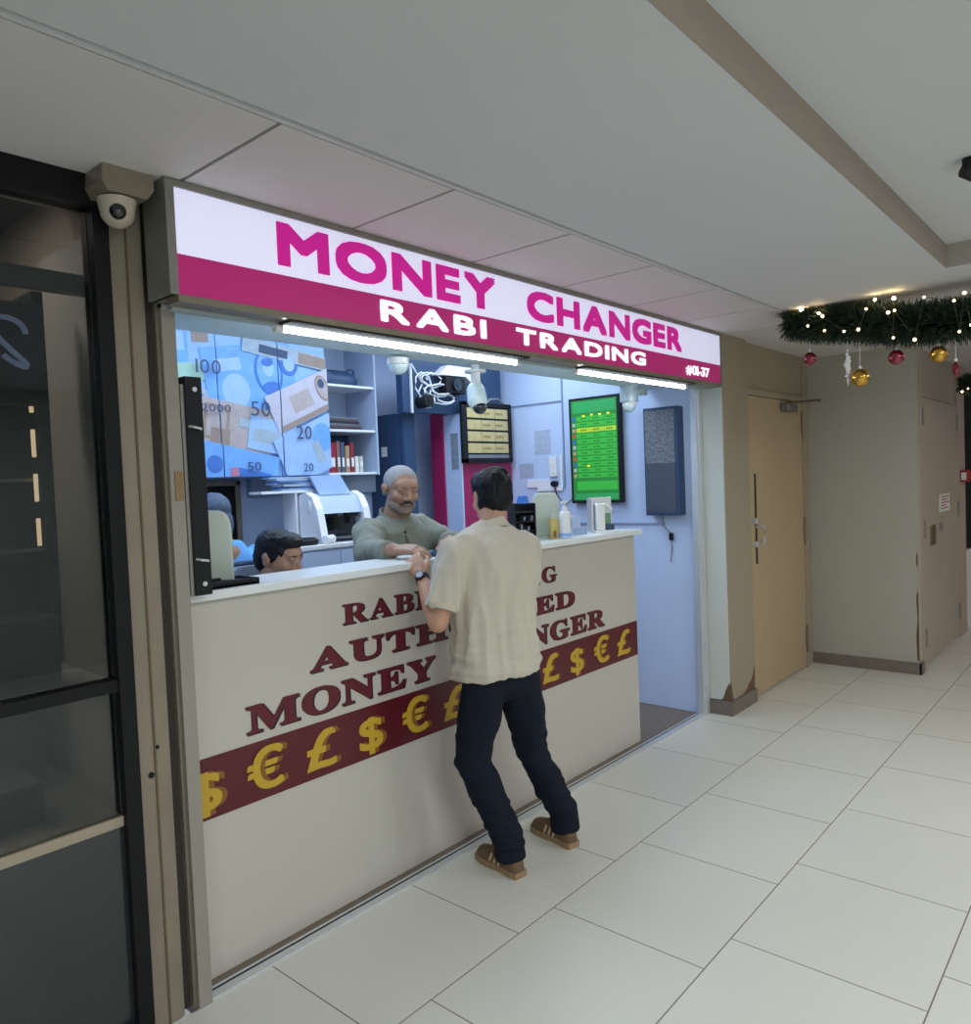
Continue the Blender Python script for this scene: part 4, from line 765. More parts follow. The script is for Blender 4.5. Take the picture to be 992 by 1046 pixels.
# ------------------------------------------------------------------ people
M_skin_fair = mat('warm_fair_skin', (.48, .27, .18), .5, sss=.05, var=.06, vs=12)
M_skin_brown = mat('brown_skin', (.34, .19, .125), .45, sss=.05, var=.08, vs=14)
M_skin_tan = mat('tan_skin', (.36, .20, .13), .5, sss=.05, var=.06, vs=14)
M_hair_bk = mat('black_hair', (.005, .006, .009), .38, bump=.35, bs=120, spec=.2)
M_hair_gy = mat('short_grey_hair', (.32, .32, .33), .8, var=.3, vs=60, bump=.5, bs=200)
M_beard = mat('grey_stubble_beard', (.24, .185, .155), .9, var=.3, vs=90, bump=.5, bs=250)
M_mous = mat('dark_moustache', (.03, .025, .024), .8)
M_eye = mat('eye_white', (.38, .33, .30), .4); M_iris = mat('dark_iris', (.02, .012, .01), .2)
def frame(loc, face_az, pitch=0.0, roll=0.0):
    """local x right, y forward, z up; az measured from +y towards +x"""
    return T(*loc) @ RZ(-face_az) @ Matrix.Rotation(roll, 4, 'Y') @ Matrix.Rotation(pitch, 4, 'X')
def add_head(mb, F, s=1.0, n=20, chin=1.0):
    def b(c, r, sc): mb.ball(F @ (Vector(c) * s), r * s, sc, n, M=F.to_3x3().to_4x4())
    b((0, -.014, .032), 1, (.074, .094, .083)); b((0, .018, -.02), 1, (.064, .072, .082))
    b((0, .036, -.078), 1, (.043, .044, .034 * chin)); b((0, .058, .038), 1, (.052, .034, .036))
    for sx in (-1, 1):
        b((sx * .036, .056, -.022), 1, (.026, .028, .026)); b((sx * .03, .079, .022), 1, (.021, .011, .008))
        b((sx * .034, .01, -.066), 1, (.026, .05, .034)); b((sx * .012, .094, -.028), 1, (.009, .011, .008))
        b((sx * .0765, -.012, -.002), 1, (.007, .020, .031)); b((sx * .081, -.018, .010), 1, (.007, .016, .018))
        b((sx * .03, .080, .0095), 1, (.0155, .007, .0045))
    mb.chain([F @ (Vector(p) * s) for p in ((0, .083, .018), (0, .094, -.004), (0, .104, -.022))], [.009 * s, .0105 * s, .013 * s], 12)
    b((0, .084, -.050), 1, (.024, .011, .006)); b((0, .083, -.059), 1, (.021, .011, .006)); b((0, .078, -.090), 1, (.020, .014, .014))
def hand(mb, wrist, d, n, side, curl=.5, sc=1.0, spread=.0):
    """side=+1 when the thumb lies along s = d x n"""
    d = Vector(d).normalized(); n = Vector(n); n = (n - n.dot(d) * d).normalized(); s = d.cross(n) * side
    W_ = Vector(wrist)
    P = lambda a, b_, c: W_ + (d * a + s * b_ + n * c) * sc
    mb.chain([P(0, 0, 0), P(.03, 0, 0)], [.023 * sc, .022 * sc], 14)
    for q in (-.028, -.01, .01, .028): mb.chain([P(.02, q * .55, 0), P(.06, q * .85, .003), P(.092, q, .002)], [.0165 * sc, .0155 * sc, .0125 * sc], 12)
    for q, L in ((.030, .072), (.0105, .082), (-.0095, .076), (-.0285, .060)):
        a = 0; p = P(.09, q, .002); pts = [p]; sp = q * spread
        for k, fr in enumerate((.44, .32, .24)):
            a += curl * (.55, .75, .45)[k]
            dr = d * cos(a) - n * sin(a) + s * sp
            p = p + dr * L * fr * sc; pts.append(p)
        mb.chain(pts, [.0098 * sc, .0092 * sc, .0084 * sc, .0074 * sc], 12)
    p0 = P(.018, .020, -.004); p1 = p0 + (d * .026 + s * .022 - n * .008) * sc; p2 = p1 + (d * .026 + s * .010 - n * .012) * sc; p3 = p2 + (d * .022 - n * .008 + s * .0) * sc
    mb.chain([p0, p1, p2, p3], [.0155 * sc, .0125 * sc, .0105 * sc, .0085 * sc], 12)
def folds(seed, amp, sx, sy, sz, hem=None):
    off = Vector((seed * 3.1, seed * 1.7, seed * .9))
    def f(p, n):
        q = Vector((p.x * sx, p.y * sy, p.z * sz)) + off
        w = noise.noise(q) + .5 * noise.noise(q * 2.1)
        r = 1 - abs(noise.noise(q * .9 + Vector((5, 5, 5)))) * 2.4
        d = amp * (w * .6 + r * .5)
        if hem:
            z0, z1, a = hem
            k = max(0, min(1, (z1 - p.z) / (z1 - z0)))
            d += a * k * (noise.noise(Vector((p.x * 5, p.y * 5, p.z * 34)) + off) )
        return d
    return f
def part(name, me, m, root): return link(name, me, m, root)
def shoe(root, heel, az, colA, colB, L=.27):
    O = T(heel[0], heel[1], 0) @ RZ(-az)
    mb = MB()
    prof = [(0.0, .030), (.03, .036), (.10, .036), (.17, .046), (.22, .046), (.26, .034), (.275, .012)]
    poly = [(-w, y) for y, w in prof] + [(w, y) for y, w in reversed(prof)]
    mb.prism([(x, y) for x, y in poly], 0, .026, 'z', O)
    MBs = mb.build('sole', mat(colB, S(150, 122, 92), .7), None, False)
    MBs.parent = root; MBs.matrix_parent_inverse = world(root).inverted()
    mb = MB()
    mb.loft([(0, .045, .024, .037, .048), (0, .045, .05, .035, .046), (0, .055, .078, .033, .044), (0, .058, .092, .031, .042)], 20, O, 2.4)
    mb.ball(O @ Vector((0, .13, .038)), 1, (.040, .105, .045), 20, M=O.to_3x3().to_4x4())
    mb.ball(O @ Vector((0, .205, .034)), 1, (.043, .062, .032), 20, M=O.to_3x3().to_4x4())
    mb.chain([O @ Vector((0, .08, .085)), O @ Vector((0, .16, .055))], [.030, .028], 14)
    me = remesh(mb, .005, 3)
    up = link('shoe', me, mat(colA, S(104, 82, 60), .8, var=.2, vs=30), root)
    MBs.parent = up; MBs.matrix_parent_inverse = world(up).inverted()
    for sx in (-1, 1):
        for k in range(3): MB().box(-.0015, .0015, -.006, .006, -.022, .022, .001, M=O @ T(sx * .0395, .09 + .028 * k, .05) @ Matrix.Rotation(.45, 4, 'X') @ Matrix.Rotation(sx * .16, 4, 'Z')).build('shoe_stripe', mat('cream_stripe', S(205, 180, 150), .7), up)
    for k in range(4): MB().tube([O @ Vector((-.022, .10 + .022 * k, .098 - .011 * k)), O @ Vector((0, .105 + .022 * k, .109 - .012 * k)), O @ Vector((.022, .10 + .022 * k, .098 - .011 * k))], .003, 6).build('lace', MATS['cream_stripe'], up, True)
def eyes(root, F, s=1.0, closed=.5, brow=None):
    for sx in (-1, 1):
        e = MB().ball(F @ (Vector((sx * .030, .0800, .0025)) * s), .0085 * s, (1.2, .7, .26), 14, M=F.to_3x3().to_4x4()).build('eye', M_eye, root, True)
        MB().ball(F @ (Vector((sx * .030, .0848, .0020)) * s), .0042 * s, (1, .5, .5), 10, M=F.to_3x3().to_4x4()).build('iris', M_iris, e, True)
        if brow: MB().chain([F @ (Vector(p) * s) for p in ((sx * .014, .0905, .0285), (sx * .029, .089, .0315), (sx * .047, .077, .0265))], [.0022, .0032, .0018], 10).build('eyebrow', brow, root, True)

# ---- customer, seen from behind, leaning on the counter
root = None
def customer():
    az = radians(20)
    C0 = Vector((2.395, 2.045, 0))
    R_ = Vector((cos(az), -sin(az), 0)); Fw = Vector((sin(az), cos(az), 0))
    H = Vector((2.455, 2.105, 1.552)); FH = frame(H, radians(24), -.20, .03)
    shL = V(2.225, 2.10, 1.365); shR = V(2.585, 2.035, 1.345)
    elL = V(2.128, 2.125, 1.075); elR = V(2.655, 2.13, 1.075)
    wrL = V(2.208, 2.285, 1.238); wrR = V(2.60, 2.30, 1.25)
    hipL = V(2.31, 2.065, .81); hipR = V(2.475, 2.02, .80)
    knL = V(2.285, 2.115, .475); knR = V(2.60, 2.06, .45)
    anL = V(2.395, 2.03, .10); anR = V(2.742, 1.995, .10)
    body = MB(); add_head(body, FH, .96)
    body.chain([H + V(-.02, -.03, -.05), C0 + V(.01, .02, 1.40)], [.056, .056], 18)
    body.chain([C0 + V(.01, .02, 1.34), C0 + V(0, 0, 1.15), C0 + V(0, 0, .95)], [.09, .10, .10], 18)
    body.chain([shL + V(.02, 0, -.03), elL], [.040, .040]); body.chain([elL, elL.lerp(wrL, .35), wrL], [.040, .041, .026])
    body.chain([shR + V(-.02, 0, -.03), elR], [.040, .040]); body.chain([elR, elR.lerp(wrR, .35), wrR], [.040, .041, .026])
    body.chain([shL + V(.03, 0, -.03), C0 + V(.01, .02, 1.34), shR + V(-.03, 0, -.03)], [.04, .055, .04])
    for h, k, a in ((hipL, knL, anL), (hipR, knR, anR)): body.chain([h, k, a], [.075, .050, .036]); body.chain([h, C0 + V(0, 0, .97)], [.07, .08])
    for a, hl in ((anL, (2.385, 1.955)), (anR, (2.715, 1.935))): body.chain([a, a + Fw * .10 + V(0, 0, -.055)], [.036, .025])
    hand(body, wrL, (.15, .62, .62), (-.75, -.25, .45), 1, 1.05, 1.0)
    hand(body, wrR, (-.25, .75, .45), (.4, -.35, .8), -1, .8, 1.0)
    me = remesh(body, .0042, 3)
    r = link('person', me, M_skin_fair)
    r['label'] = 'person in cream polo shirt and dark trousers standing at the counter with back turned'; r['category'] = 'person'
    # hair
    hb = MB()
    def b(c, sc, rx=0): hb.ball(FH @ (Vector(c) * .96), 1, sc, 26, M=FH.to_3x3().to_4x4() @ Matrix.Rotation(rx, 4, 'X'))
    b((0, -.022, .042), (.083, .097, .084)); b((0, -.052, .002), (.073, .066, .082)); b((0, .02, .072), (.072, .078, .056), .15); b((0, -.030, -.02), (.077, .050, .05))
    b((.02, -.045, .085), (.055, .05, .045), .3)
    me = remesh(hb, .005, 3, disp=lambda p, n: .0045 * noise.noise(Vector((p.x * 45, p.y * 45, p.z * 22))) + .003 * noise.noise(Vector((p.x * 110, p.y * 110, p.z * 50))))
    part('hair', me, M_hair_bk, r)
    eyes(r, FH, .96, brow=M_hair_bk)
    # polo shirt
    M_polo = mat('cream_polo_cotton', (.54, .50, .42), .85, sheen=.2, bump=.15, bs=350)
    sb = MB(); O = T(C0.x, C0.y, 0) @ RZ(-az)
    sb.loft([(-.015, .0, .838, .190, .142), (-.015, .0, .88, .188, .140), (-.015, 0, 1.0, .172, .124), (-.01, .0, 1.12, .178, .120), (0, 0, 1.24, .188, .120), (.005, .005, 1.32, .182, .108), (.01, .012, 1.37, .155, .092), (.015, .02, 1.405, .110, .078), (.015, .025, 1.435, .078, .070)], 36, O, 2.35)
    sb.chain([C0 + V(-.03, .03, 1.385), shL + V(.01, 0, -.022), shL.lerp(elL, .4)], [.066, .067, .063], 20); sb.chain([C0 + V(.06, .02, 1.385), shR + V(-.01, 0, -.022), shR.lerp(elR, .4)], [.066, .066, .062], 20)
    eL = shL.lerp(elL, .80); eR = shR.lerp(elR, .80)
    sb.cyl(shL.lerp(elL, .3), eL, .064, .065, 24); sb.cyl(shR.lerp(elR, .3), eR, .063, .063, 24)
    me = remesh(sb, .0065, 6, disp=folds(2, .021, 14, 14, 3.6, (.90, 1.12, .018)))
    sh = part('polo_shirt', me, M_polo, r)
    cb = MB(); cc = C0 + V(.018, .03, 1.435)
    N = 26; rings = []
    for (rr, z, k) in ((.070, -.012, 1), (.066, .022, 1), (.063, .026, 1), (.069, -.018, 1)):
        rings.append([cb.bm.verts.new(cc + V(rr * cos(2 * pi * i / N), rr * .92 * sin(2 * pi * i / N), z - .018 * sin(2 * pi * i / N - az))) for i in range(N)])
    rings[3:] = [[cb.bm.verts.new(cc + V((.079) * cos(2 * pi * i / N), .073 * sin(2 * pi * i / N), -.014 - .018 * sin(2 * pi * i / N))) for i in range(N)]]
    order = [rings[0], rings[1], rings[2], rings[3]]
    for a, b_ in zip(order, order[1:] + order[:1]):
        for k in range(N): cb.bm.faces.new((a[k], a[(k + 1) % N], b_[(k + 1) % N], b_[k]))
    cb.build('collar', M_polo, sh, True)
    for e, s_ in ((eL, shL), (eR, shR)):
        d = (e - s_).normalized()
        MB().cyl(e - d * .02, e + d * .004, .0675, .0675, 28).build('sleeve_cuff', M_polo, sh, True)
    # trousers
    tb = MB()
    tb.loft([(0, 0, .765, .130, .085), (0, 0, .82, .155, .112), (0, 0, .90, .150, .108)], 30, T(C0.x - .012, C0.y, 0) @ RZ(-az), 2.3)
    tb.chain([hipL + V(0, -.01, -.02), hipL.lerp(knL, .45) + V(-.003, -.008, 0), knL, knL.lerp(anL, .5) + V(0, -.012, 0), anL + V(0, 0, .03)], [.094, .086, .069, .068, .064], 20)
    tb.chain([hipR + V(0, -.01, -.02), hipR.lerp(knR, .45) + V(.006, -.008, 0), knR, knR.lerp(anR, .5) + V(0, -.012, 0), anR + V(0, 0, .03)], [.094, .086, .069, .067, .063], 20)
    for a in (anL, anR): tb.cyl(a + V(0, 0, .03), a + V(-.002, -.006, -.045), .064, .067, 22)
    tb.chain([hipL + V(.03, -.03, .0), hipR + V(-.03, -.03, .0)], [.084, .084], 20)
    def tf(p, n):
        f1 = folds(7, .011, 9, 9, 8)(p, n)
        if p.z < .12: return f1 * .3
        if p.z < .32: f1 += .010 * noise.noise(Vector((p.x * 7, p.y * 7, p.z * 38)))
        if .38 < p.z < .60: f1 += .006 * noise.noise(Vector((p.x * 7, p.y * 7, p.z * 30 + 9)))
        return f1
    me = remesh(tb, .0065, 12, disp=tf)
    tr = part('trousers', me, mat('dark_navy_twill', (.008, .011, .022), .9, bump=.2, bs=300, spec=.2), r)
    for s_ in (-.075, .07): MB().tube([O @ Vector((s_ - .055, -.116, .80)), O @ Vector((s_, -.121, .797)), O @ Vector((s_ + .055, -.112, .80))], .0018, 5).build('back_pocket', mat('dark_seam', (.004, .005, .01), .8), tr)
    shoe(r, (2.375, 1.955), radians(10), 'tan_suede', 'tan_sole'); shoe(r, (2.715, 1.925), radians(12), 'tan_suede', 'tan_sole')
    # watch
    d = (wrL - elL).normalized(); wc = wrL - d * .012
    wm = MB().cyl(wc - d * .013, wc + d * .013, .0305, .0295, 26).build('watch_strap', M_blackp, r, True)
    nn = Vector((-.75, -.45, .35)); nn = (nn - nn.dot(d) * d).normalized()
    MB().cyl(wc + nn * .024, wc + nn * .038, .020, .019, 24).build('watch_case', M_blackp, wm, True)
    MB().cyl(wc + nn * .037, wc + nn * .0395, .015, .015, 24).build('watch_face', mat('silver_dial', (.35, .37, .45), .25, metal=.4), wm)
    # small orange patch on the forearm
    p = elL + Vector((.012, -.035, -.005))
    return r
customer()
# ---- older man behind the counter
def clerk():
    H = Vector((2.635, 2.85, 1.597)); FH = frame(H, radians(180 + 18), -.24, -.05) @ Matrix.Diagonal((1.09, 1.0, .97, 1))
    shA = V(2.475, 2.92, 1.39); shB = V(2.85, 2.99, 1.40)     # A: his right arm (left in the picture)
    elA = V(2.335, 2.76, 1.30); elB = V(2.90, 2.78, 1.30)
    wrA = V(2.275, 2.525, 1.338); wrB = V(2.655, 2.55, 1.345)
    C0 = V(2.66, 2.96, 0)
    b = MB(); add_head(b, FH, 1.03, chin=1.25)
    b.chain([H + V(.01, .03, -.06), V(2.655, 2.93, 1.40)], [.064, .075], 18)
    b.chain([V(2.655, 2.93, 1.37), C0 + V(0, 0, 1.1), C0 + V(0, 0, .95)], [.09, .12, .12], 18)
    b.chain([shA, V(2.655, 2.94, 1.36), shB], [.05, .06, .05])
    b.chain([shA, elA, elA.lerp(wrA, .4), wrA], [.05, .045, .043, .030]); b.chain([shB, elB, elB.lerp(wrB, .4), wrB], [.05, .045, .043, .030])
    for s_ in (-.1, .1): b.chain([C0 + V(s_, 0, .92), C0 + V(s_, 0, .48), C0 + V(s_, .02, .09), C0 + V(s_, -.09, .045)], [.08, .055, .038, .03])
    b.chain([C0 + V(-.1, 0, .92), C0 + V(.1, 0, .92)], [.09, .09])
    hand(b, wrA, (.30, -.92, -.02), (-.25, .0, .95), -1, .55, 1.08)
    hand(b, wrB, (-.75, -.62, -.04), (-.1, .1, .95), 1, .6, 1.08)
    me = remesh(b, .0042, 3)
    r = link('person', me, M_skin_brown)
    r['label'] = 'older person with grey hair and goatee in olive long-sleeved shirt leaning on the counter'; r['category'] = 'person'
    def sh_(name, items, m, vox=.0045, disp=None, par=None):
        mb = MB()
        for c, sc in items: mb.ball(FH @ (Vector(c) * 1.03), 1.03, sc, 24, M=FH.to_3x3().to_4x4())
        return part(name, remesh(mb, vox, 2, disp=disp), m, par or r)
    sh_('hair', [((0, -.016, .040), (.0765, .086, .082)), ((-.062, -.012, .030), (.013, .040, .022)), ((.062, -.012, .030), (.013, .040, .022)), ((0, -.055, 0), (.06, .05, .07))], M_hair_gy, disp=lambda p, n: .0012 * noise.noise(p * 150))
    sh_('beard', [((0, .048, -.088), (.040, .043, .030)), ((-.032, .030, -.070), (.030, .044, .034)), ((.032, .030, -.070), (.030, .044, .034)), ((0, .075, -.082), (.020, .016, .020))], M_beard)
    mb = MB().chain([FH @ (Vector(p) * 1.03) for p in ((-.030, .080, -.056), (-.014, .0945, -.043), (0, .097, -.041), (.014, .0945, -.043), (.030, .080, -.056))], [.0038, .0060, .0055, .0060, .0038], 10)
    part('moustache', remesh(mb, .003, 1), M_mous, r)
    eyes(r, FH, 1.03, brow=mat('grey_brown_brow', (.10, .085, .08), .8))
    M_sh_ = mat('olive_grey_knit', (.20, .215, .175), .9, bump=.2, bs=300, sheen=.15)
    O = T(C0.x, C0.y, 0) @ RZ(radians(-10))
    sb = MB().loft([(0, 0, .86, .19, .145), (0, 0, 1.0, .20, .155), (0, -.01, 1.15, .205, .155), (0, -.02, 1.30, .210, .135), (0, -.03, 1.39, .185, .105), (0, -.035, 1.435, .12, .085), (0, -.04, 1.465, .080, .076)], 36, O, 2.35)
    for s_, e, w, k in ((shA, elA, wrA, .86), (shB, elB, wrB, .80)):
        q = e.lerp(w, k); sb.chain([s_, e], [.076, .064], 20); sb.chain([e, e.lerp(w, .5)], [.062, .052], 20); sb.cyl(e.lerp(w, .5), q, .051, .044, 22)
    me = remesh(sb, .006, 5, disp=folds(11, .016, 12, 12, 7))
    sh = part('shirt', me, M_sh_, r)
    cb = MB(); N = 28; cc = V(2.655, 2.925, 1.462)
    rr = [[cb.bm.verts.new(cc + V(a_ * cos(2 * pi * i / N), a_ * .95 * sin(2 * pi * i / N), z_ + .030 * sin(2 * pi * i / N))) for i in range(N)] for a_, z_ in ((.088, -.035), (.080, .020), (.075, .020), (.080, -.035))]
    for a_, b_ in zip(rr, rr[1:] + rr[:1]):
        for q in range(N): cb.bm.faces.new((a_[q], a_[(q + 1) % N], b_[(q + 1) % N], b_[q]))
    cb.build('collar', M_sh_, sh, True)
    MB().ball((2.625, 2.822, 1.385), .007, n=10).build('button', M_blackp, sh, True)
    MB().tube([V(2.625, 2.823, 1.37), V(2.628, 2.795, 1.32), V(2.63, 2.785, 1.26)], .005, 6).build('placket_seam', mat('olive_dark_seam', (.10, .11, .09), .9), sh, True)
    tb = MB().loft([(0, 0, .84, .17, .13), (0, 0, .95, .175, .135)], 28, O, 2.3)
    for s_ in (-.1, .1): tb.chain([C0 + V(s_, 0, .86), C0 + V(s_, 0, .48), C0 + V(s_, .02, .12)], [.10, .08, .065], 18)
    part('trousers', remesh(tb, .009, 3), mat('charcoal_twill', (.03, .03, .033), .85), r)
    for s_ in (-.1, .1):
        m_ = MB().loft([(0, .05, 0, .045, .13), (0, .05, .03, .046, .13), (0, .03, .06, .04, .10), (0, -.02, .09, .038, .05)], 22, T(C0.x + s_, C0.y - .01, 0) @ RZ(pi), 2.4)
        m_.build('shoe', M_blackp, r, True)
clerk()
def office_chair(C0, az, fz, label, ring, drop=.04):
    Fw = V(sin(az), cos(az), 0); O = T(C0.x, C0.y, 0) @ RZ(-az); m = mat('grey_chair_fabric', (.17, .21, .27), .8)
    t = thing('office_chair', label, 'chair', (C0.x, C0.y, 0))
    MB().loft([(0, 0, fz - .085, .21, .20), (0, 0, fz - .06, .23, .22), (0, 0, fz - .02, .23, .22), (0, 0, fz - .012, .20, .19)], 28, O, 3).build('seat', m, t, True)
    OB = O @ T(0, -.215, fz + drop) @ Matrix.Rotation(.08, 4, 'X')
    bk = MB().loft([(0, 0, 0, .17, .03), (0, 0, .12, .22, .035), (0, 0, .36, .215, .035), (0, 0, .48, .17, .03), (0, 0, .53, .09, .02)], 28, OB, 2.6)
    bk = bk.build('backrest', m, t, True)
    MB().tube([OB @ Vector(p) for p in ((-.225, .02, .2), (-.22, .02, .36), (-.175, .02, .485), (-.09, .02, .54), (.09, .02, .54), (.175, .02, .485), (.22, .02, .36), (.225, .02, .2))], .012).build('back_piping', M_navy, bk, True)
    MB().cyl(C0 + V(0, 0, .08), C0 + V(0, 0, fz - .08), .028).build('gas_column', M_blackp, t, True)
    MB().tube([C0 - Fw * .10 + V(0, 0, fz - .08), C0 - Fw * .24 + V(0, 0, fz - .06), C0 - Fw * .262 + V(0, 0, fz + .15)], .018).build('back_bracket', M_blackp, t, True)
    fr = MB().tube([C0 + V(.2 * cos(q * .35), .2 * sin(q * .35), ring - .1) for q in range(19)], .009)
    fr.build('foot_ring', M_alu, t, True)
    for k in range(5):
        a = 2 * pi * k / 5; e = C0 + V(.26 * cos(a), .26 * sin(a), .065)
        l = MB().tube([C0 + V(0, 0, .10), e], .018).build('leg', M_blackp, t, True)
        MB().cyl(e + V(-.02, 0, -.038), e + V(.02, 0, -.038), .026).build('caster', M_blackp, l, True)
# ---- young man seated behind the counter
def seated():
    H = Vector((1.83, 2.735, 1.338)); FH = frame(H, radians(158), -.22, .0)
    C0 = V(1.76, 2.80, 0); fz = .62
    az = radians(100); Fw = V(sin(az), cos(az), 0); Rr = V(cos(az), -sin(az), 0)
    b = MB(); add_head(b, FH, .98)
    shL = C0 - Rr * .18 + V(0, 0, fz + .46); shR = C0 + Rr * .18 + V(0, 0, fz + .46)
    b.chain([H + V(-.02, .01, -.06), C0 + V(0, 0, fz + .50)], [.055, .066], 16)
    b.chain([C0 + V(0, 0, fz + .46), C0 + V(0, 0, fz + .1)], [.10, .12], 16); b.chain([shL, shR], [.05, .05])
    kn = []
    for s_, sh in ((-1, shL), (1, shR)):
        hp = C0 + Rr * s_ * .09 + V(0, 0, fz + .08); k = hp + Fw * .40 + V(0, 0, -.02); a = k + V(0, 0, -.42) - Fw * .05
        b.chain([hp, k, a, a + Fw * .10 + V(0, 0, -.05)], [.08, .055, .038, .028])
        el = sh + V(0, 0, -.27) + Fw * .06 + Rr * s_ * .03; w = el + Fw * .22 + V(0, 0, .02) - Rr * s_ * .08
        b.chain([sh, el, w], [.045, .038, .027]); hand(b, w, Fw - Rr * s_ * .2 + V(0, 0, -.2), (0, 0, 1), -s_, .5); kn.append((hp, k, a, sh, el))
    r = link('person', remesh(b, .005, 3), M_skin_tan)
    r['label'] = 'young person with black hair seated low behind the counter, only the head showing'; r['category'] = 'person'
    hb = MB()
    for c, sc in (((0, -.02, .045), (.080, .094, .080)), ((0, -.052, .0), (.070, .062, .078)), ((0, .03, .082), (.066, .060, .036)), ((0, .062, .086), (.055, .030, .020)), ((-.066, -.012, .018), (.014, .034, .034)), ((.066, -.012, .018), (.014, .034, .034))):
        hb.ball(FH @ (Vector(c) * .98), 1, sc, 24, M=FH.to_3x3().to_4x4())
    part('hair', remesh(hb, .005, 2, disp=lambda p, n: .003 * noise.noise(p * 60)), M_hair_bk, r)
    eyes(r, FH, .98, brow=M_hair_bk)
    mb = MB().chain([FH @ (Vector(p) * .98) for p in ((-.024, .087, -.046), (0, .098, -.040), (.024, .087, -.046))], [.003, .0045, .003], 8)
    part('moustache', remesh(mb, .003, 1), M_mous, r)
    O = T(C0.x, C0.y, 0) @ RZ(-az)
    sb = MB().loft([(0, 0, fz + .02, .16, .12), (0, 0, fz + .2, .165, .125), (0, 0, fz + .4, .18, .115), (0, 0, fz + .49, .14, .08), (0, 0, fz + .53, .07, .065)], 28, O, 2.3)
    for hp, k, a, sh, el in kn: sb.chain([sh, sh.lerp(el, .6)], [.065, .056], 16)
    part('shirt', remesh(sb, .008, 4, disp=folds(3, .007, 10, 10, 6)), mat('grey_cotton', (.14, .15, .18), .9), r)
    tb = MB()
    for hp, k, a, sh, el in kn: tb.chain([hp, k, a + V(0, 0, .03)], [.098, .075, .055], 16)
    tb.chain([kn[0][0], kn[1][0]], [.1, .1])
    part('trousers', remesh(tb, .009, 3), MATS['charcoal_twill'], r)
    for hp, k, a, sh, el in kn: MB().loft([(0, .05, 0, .045, .13), (0, .05, .03, .046, .13), (0, .03, .06, .04, .10), (0, -.02, .09, .038, .05)], 22, T(a.x, a.y, a.z - .09) @ RZ(-az), 2.4).build('shoe', M_blackp, r, True)
    office_chair(C0, az, fz, 'grey office chair with rounded back under the young seated person', .26)
seated()
# ---- person in pale blue shirt facing the back wall
def back_person():
    H = Vector((1.965, 3.50, 1.495)); FH = frame(H, radians(-10), -.15)
    C0 = V(2.0, 3.46, 0)
    b = MB(); add_head(b, FH, 1.0)
    b.chain([H + V(0, -.02, -.06), C0 + V(0, 0, 1.33)], [.055, .066], 16); b.chain([C0 + V(0, 0, 1.3), C0 + V(0, 0, .9)], [.10, .12], 16)
    arms = []
    for s_ in (-1, 1):
        sh = C0 + V(.185 * s_, 0, 1.28); el = sh + V(.05 * s_, .04, -.27); w = el + V(-.04 * s_, .2, .03)
        b.chain([sh, el, w], [.05, .04, .028]); hand(b, w, (0, 1, 0), (0, 0, 1), s_ * -1 , .5); b.chain([sh, C0 + V(0, 0, 1.27)], [.05, .06]); arms.append((sh, el))
        b.chain([C0 + V(.09 * s_, 0, .88), C0 + V(.09 * s_, .38, .87), C0 + V(.09 * s_, .34, .45), C0 + V(.09 * s_, .44, .40)], [.08, .055, .038, .028])
    r = link('person', remesh(b, .006, 3), M_skin_brown)
    r['label'] = 'person in pale blue shirt seated facing the back wall at the left of the booth'; r['category'] = 'person'
    hb = MB()
    for c, sc in (((0, -.02, .040), (.082, .096, .084)), ((0, -.052, -.03), (.072, .062, .092)), ((0, .03, .07), (.070, .065, .05))): hb.ball(FH @ Vector(c), 1, sc, 24, M=FH.to_3x3().to_4x4())
    part('hair', remesh(hb, .006, 2, disp=lambda p, n: .003 * noise.noise(p * 60)), mat('bluish_dark_hair', (.06, .09, .15), .6, var=.4, vs=40), r)
    O = T(C0.x, C0.y, 0)
    sb = MB().loft([(0, 0, .87, .16, .12), (0, 0, 1.05, .165, .125), (0, 0, 1.20, .190, .12), (0, 0, 1.31, .15, .09), (0, 0, 1.38, .078, .070)], 28, O, 2.3)
    for sh, el in arms: sb.chain([sh, sh.lerp(el, .65)], [.072, .064], 16)
    part('shirt', remesh(sb, .008, 4, disp=folds(5, .008, 10, 10, 6)), mat('pale_blue_cotton', (.14, .40, .85), .85), r)
    tb = MB().loft([(0, 0, .80, .15, .12), (0, 0, .92, .158, .12)], 24, O, 2.3)
    for s_ in (-1, 1): tb.chain([C0 + V(.09 * s_, 0, .88), C0 + V(.09 * s_, .38, .87), C0 + V(.09 * s_, .34, .48)], [.095, .075, .06], 16)
    part('trousers', remesh(tb, .009, 3), MATS['charcoal_twill'], r)
    for s_ in (-1, 1): MB().loft([(0, .05, 0, .045, .13), (0, .05, .03, .046, .13), (0, .03, .06, .04, .10), (0, -.02, .09, .038, .05)], 22, T(C0.x + .09 * s_, C0.y + .34, .36), 2.4).build('shoe', M_blackp, r, True)
    office_chair(C0, 0, .79, 'blue-grey high office chair with dark piped back under the person in pale blue', .36, -.045)
back_person()
PW_C, PW_C2, PW_I, EXPO = 30, 20, 13, 0.10
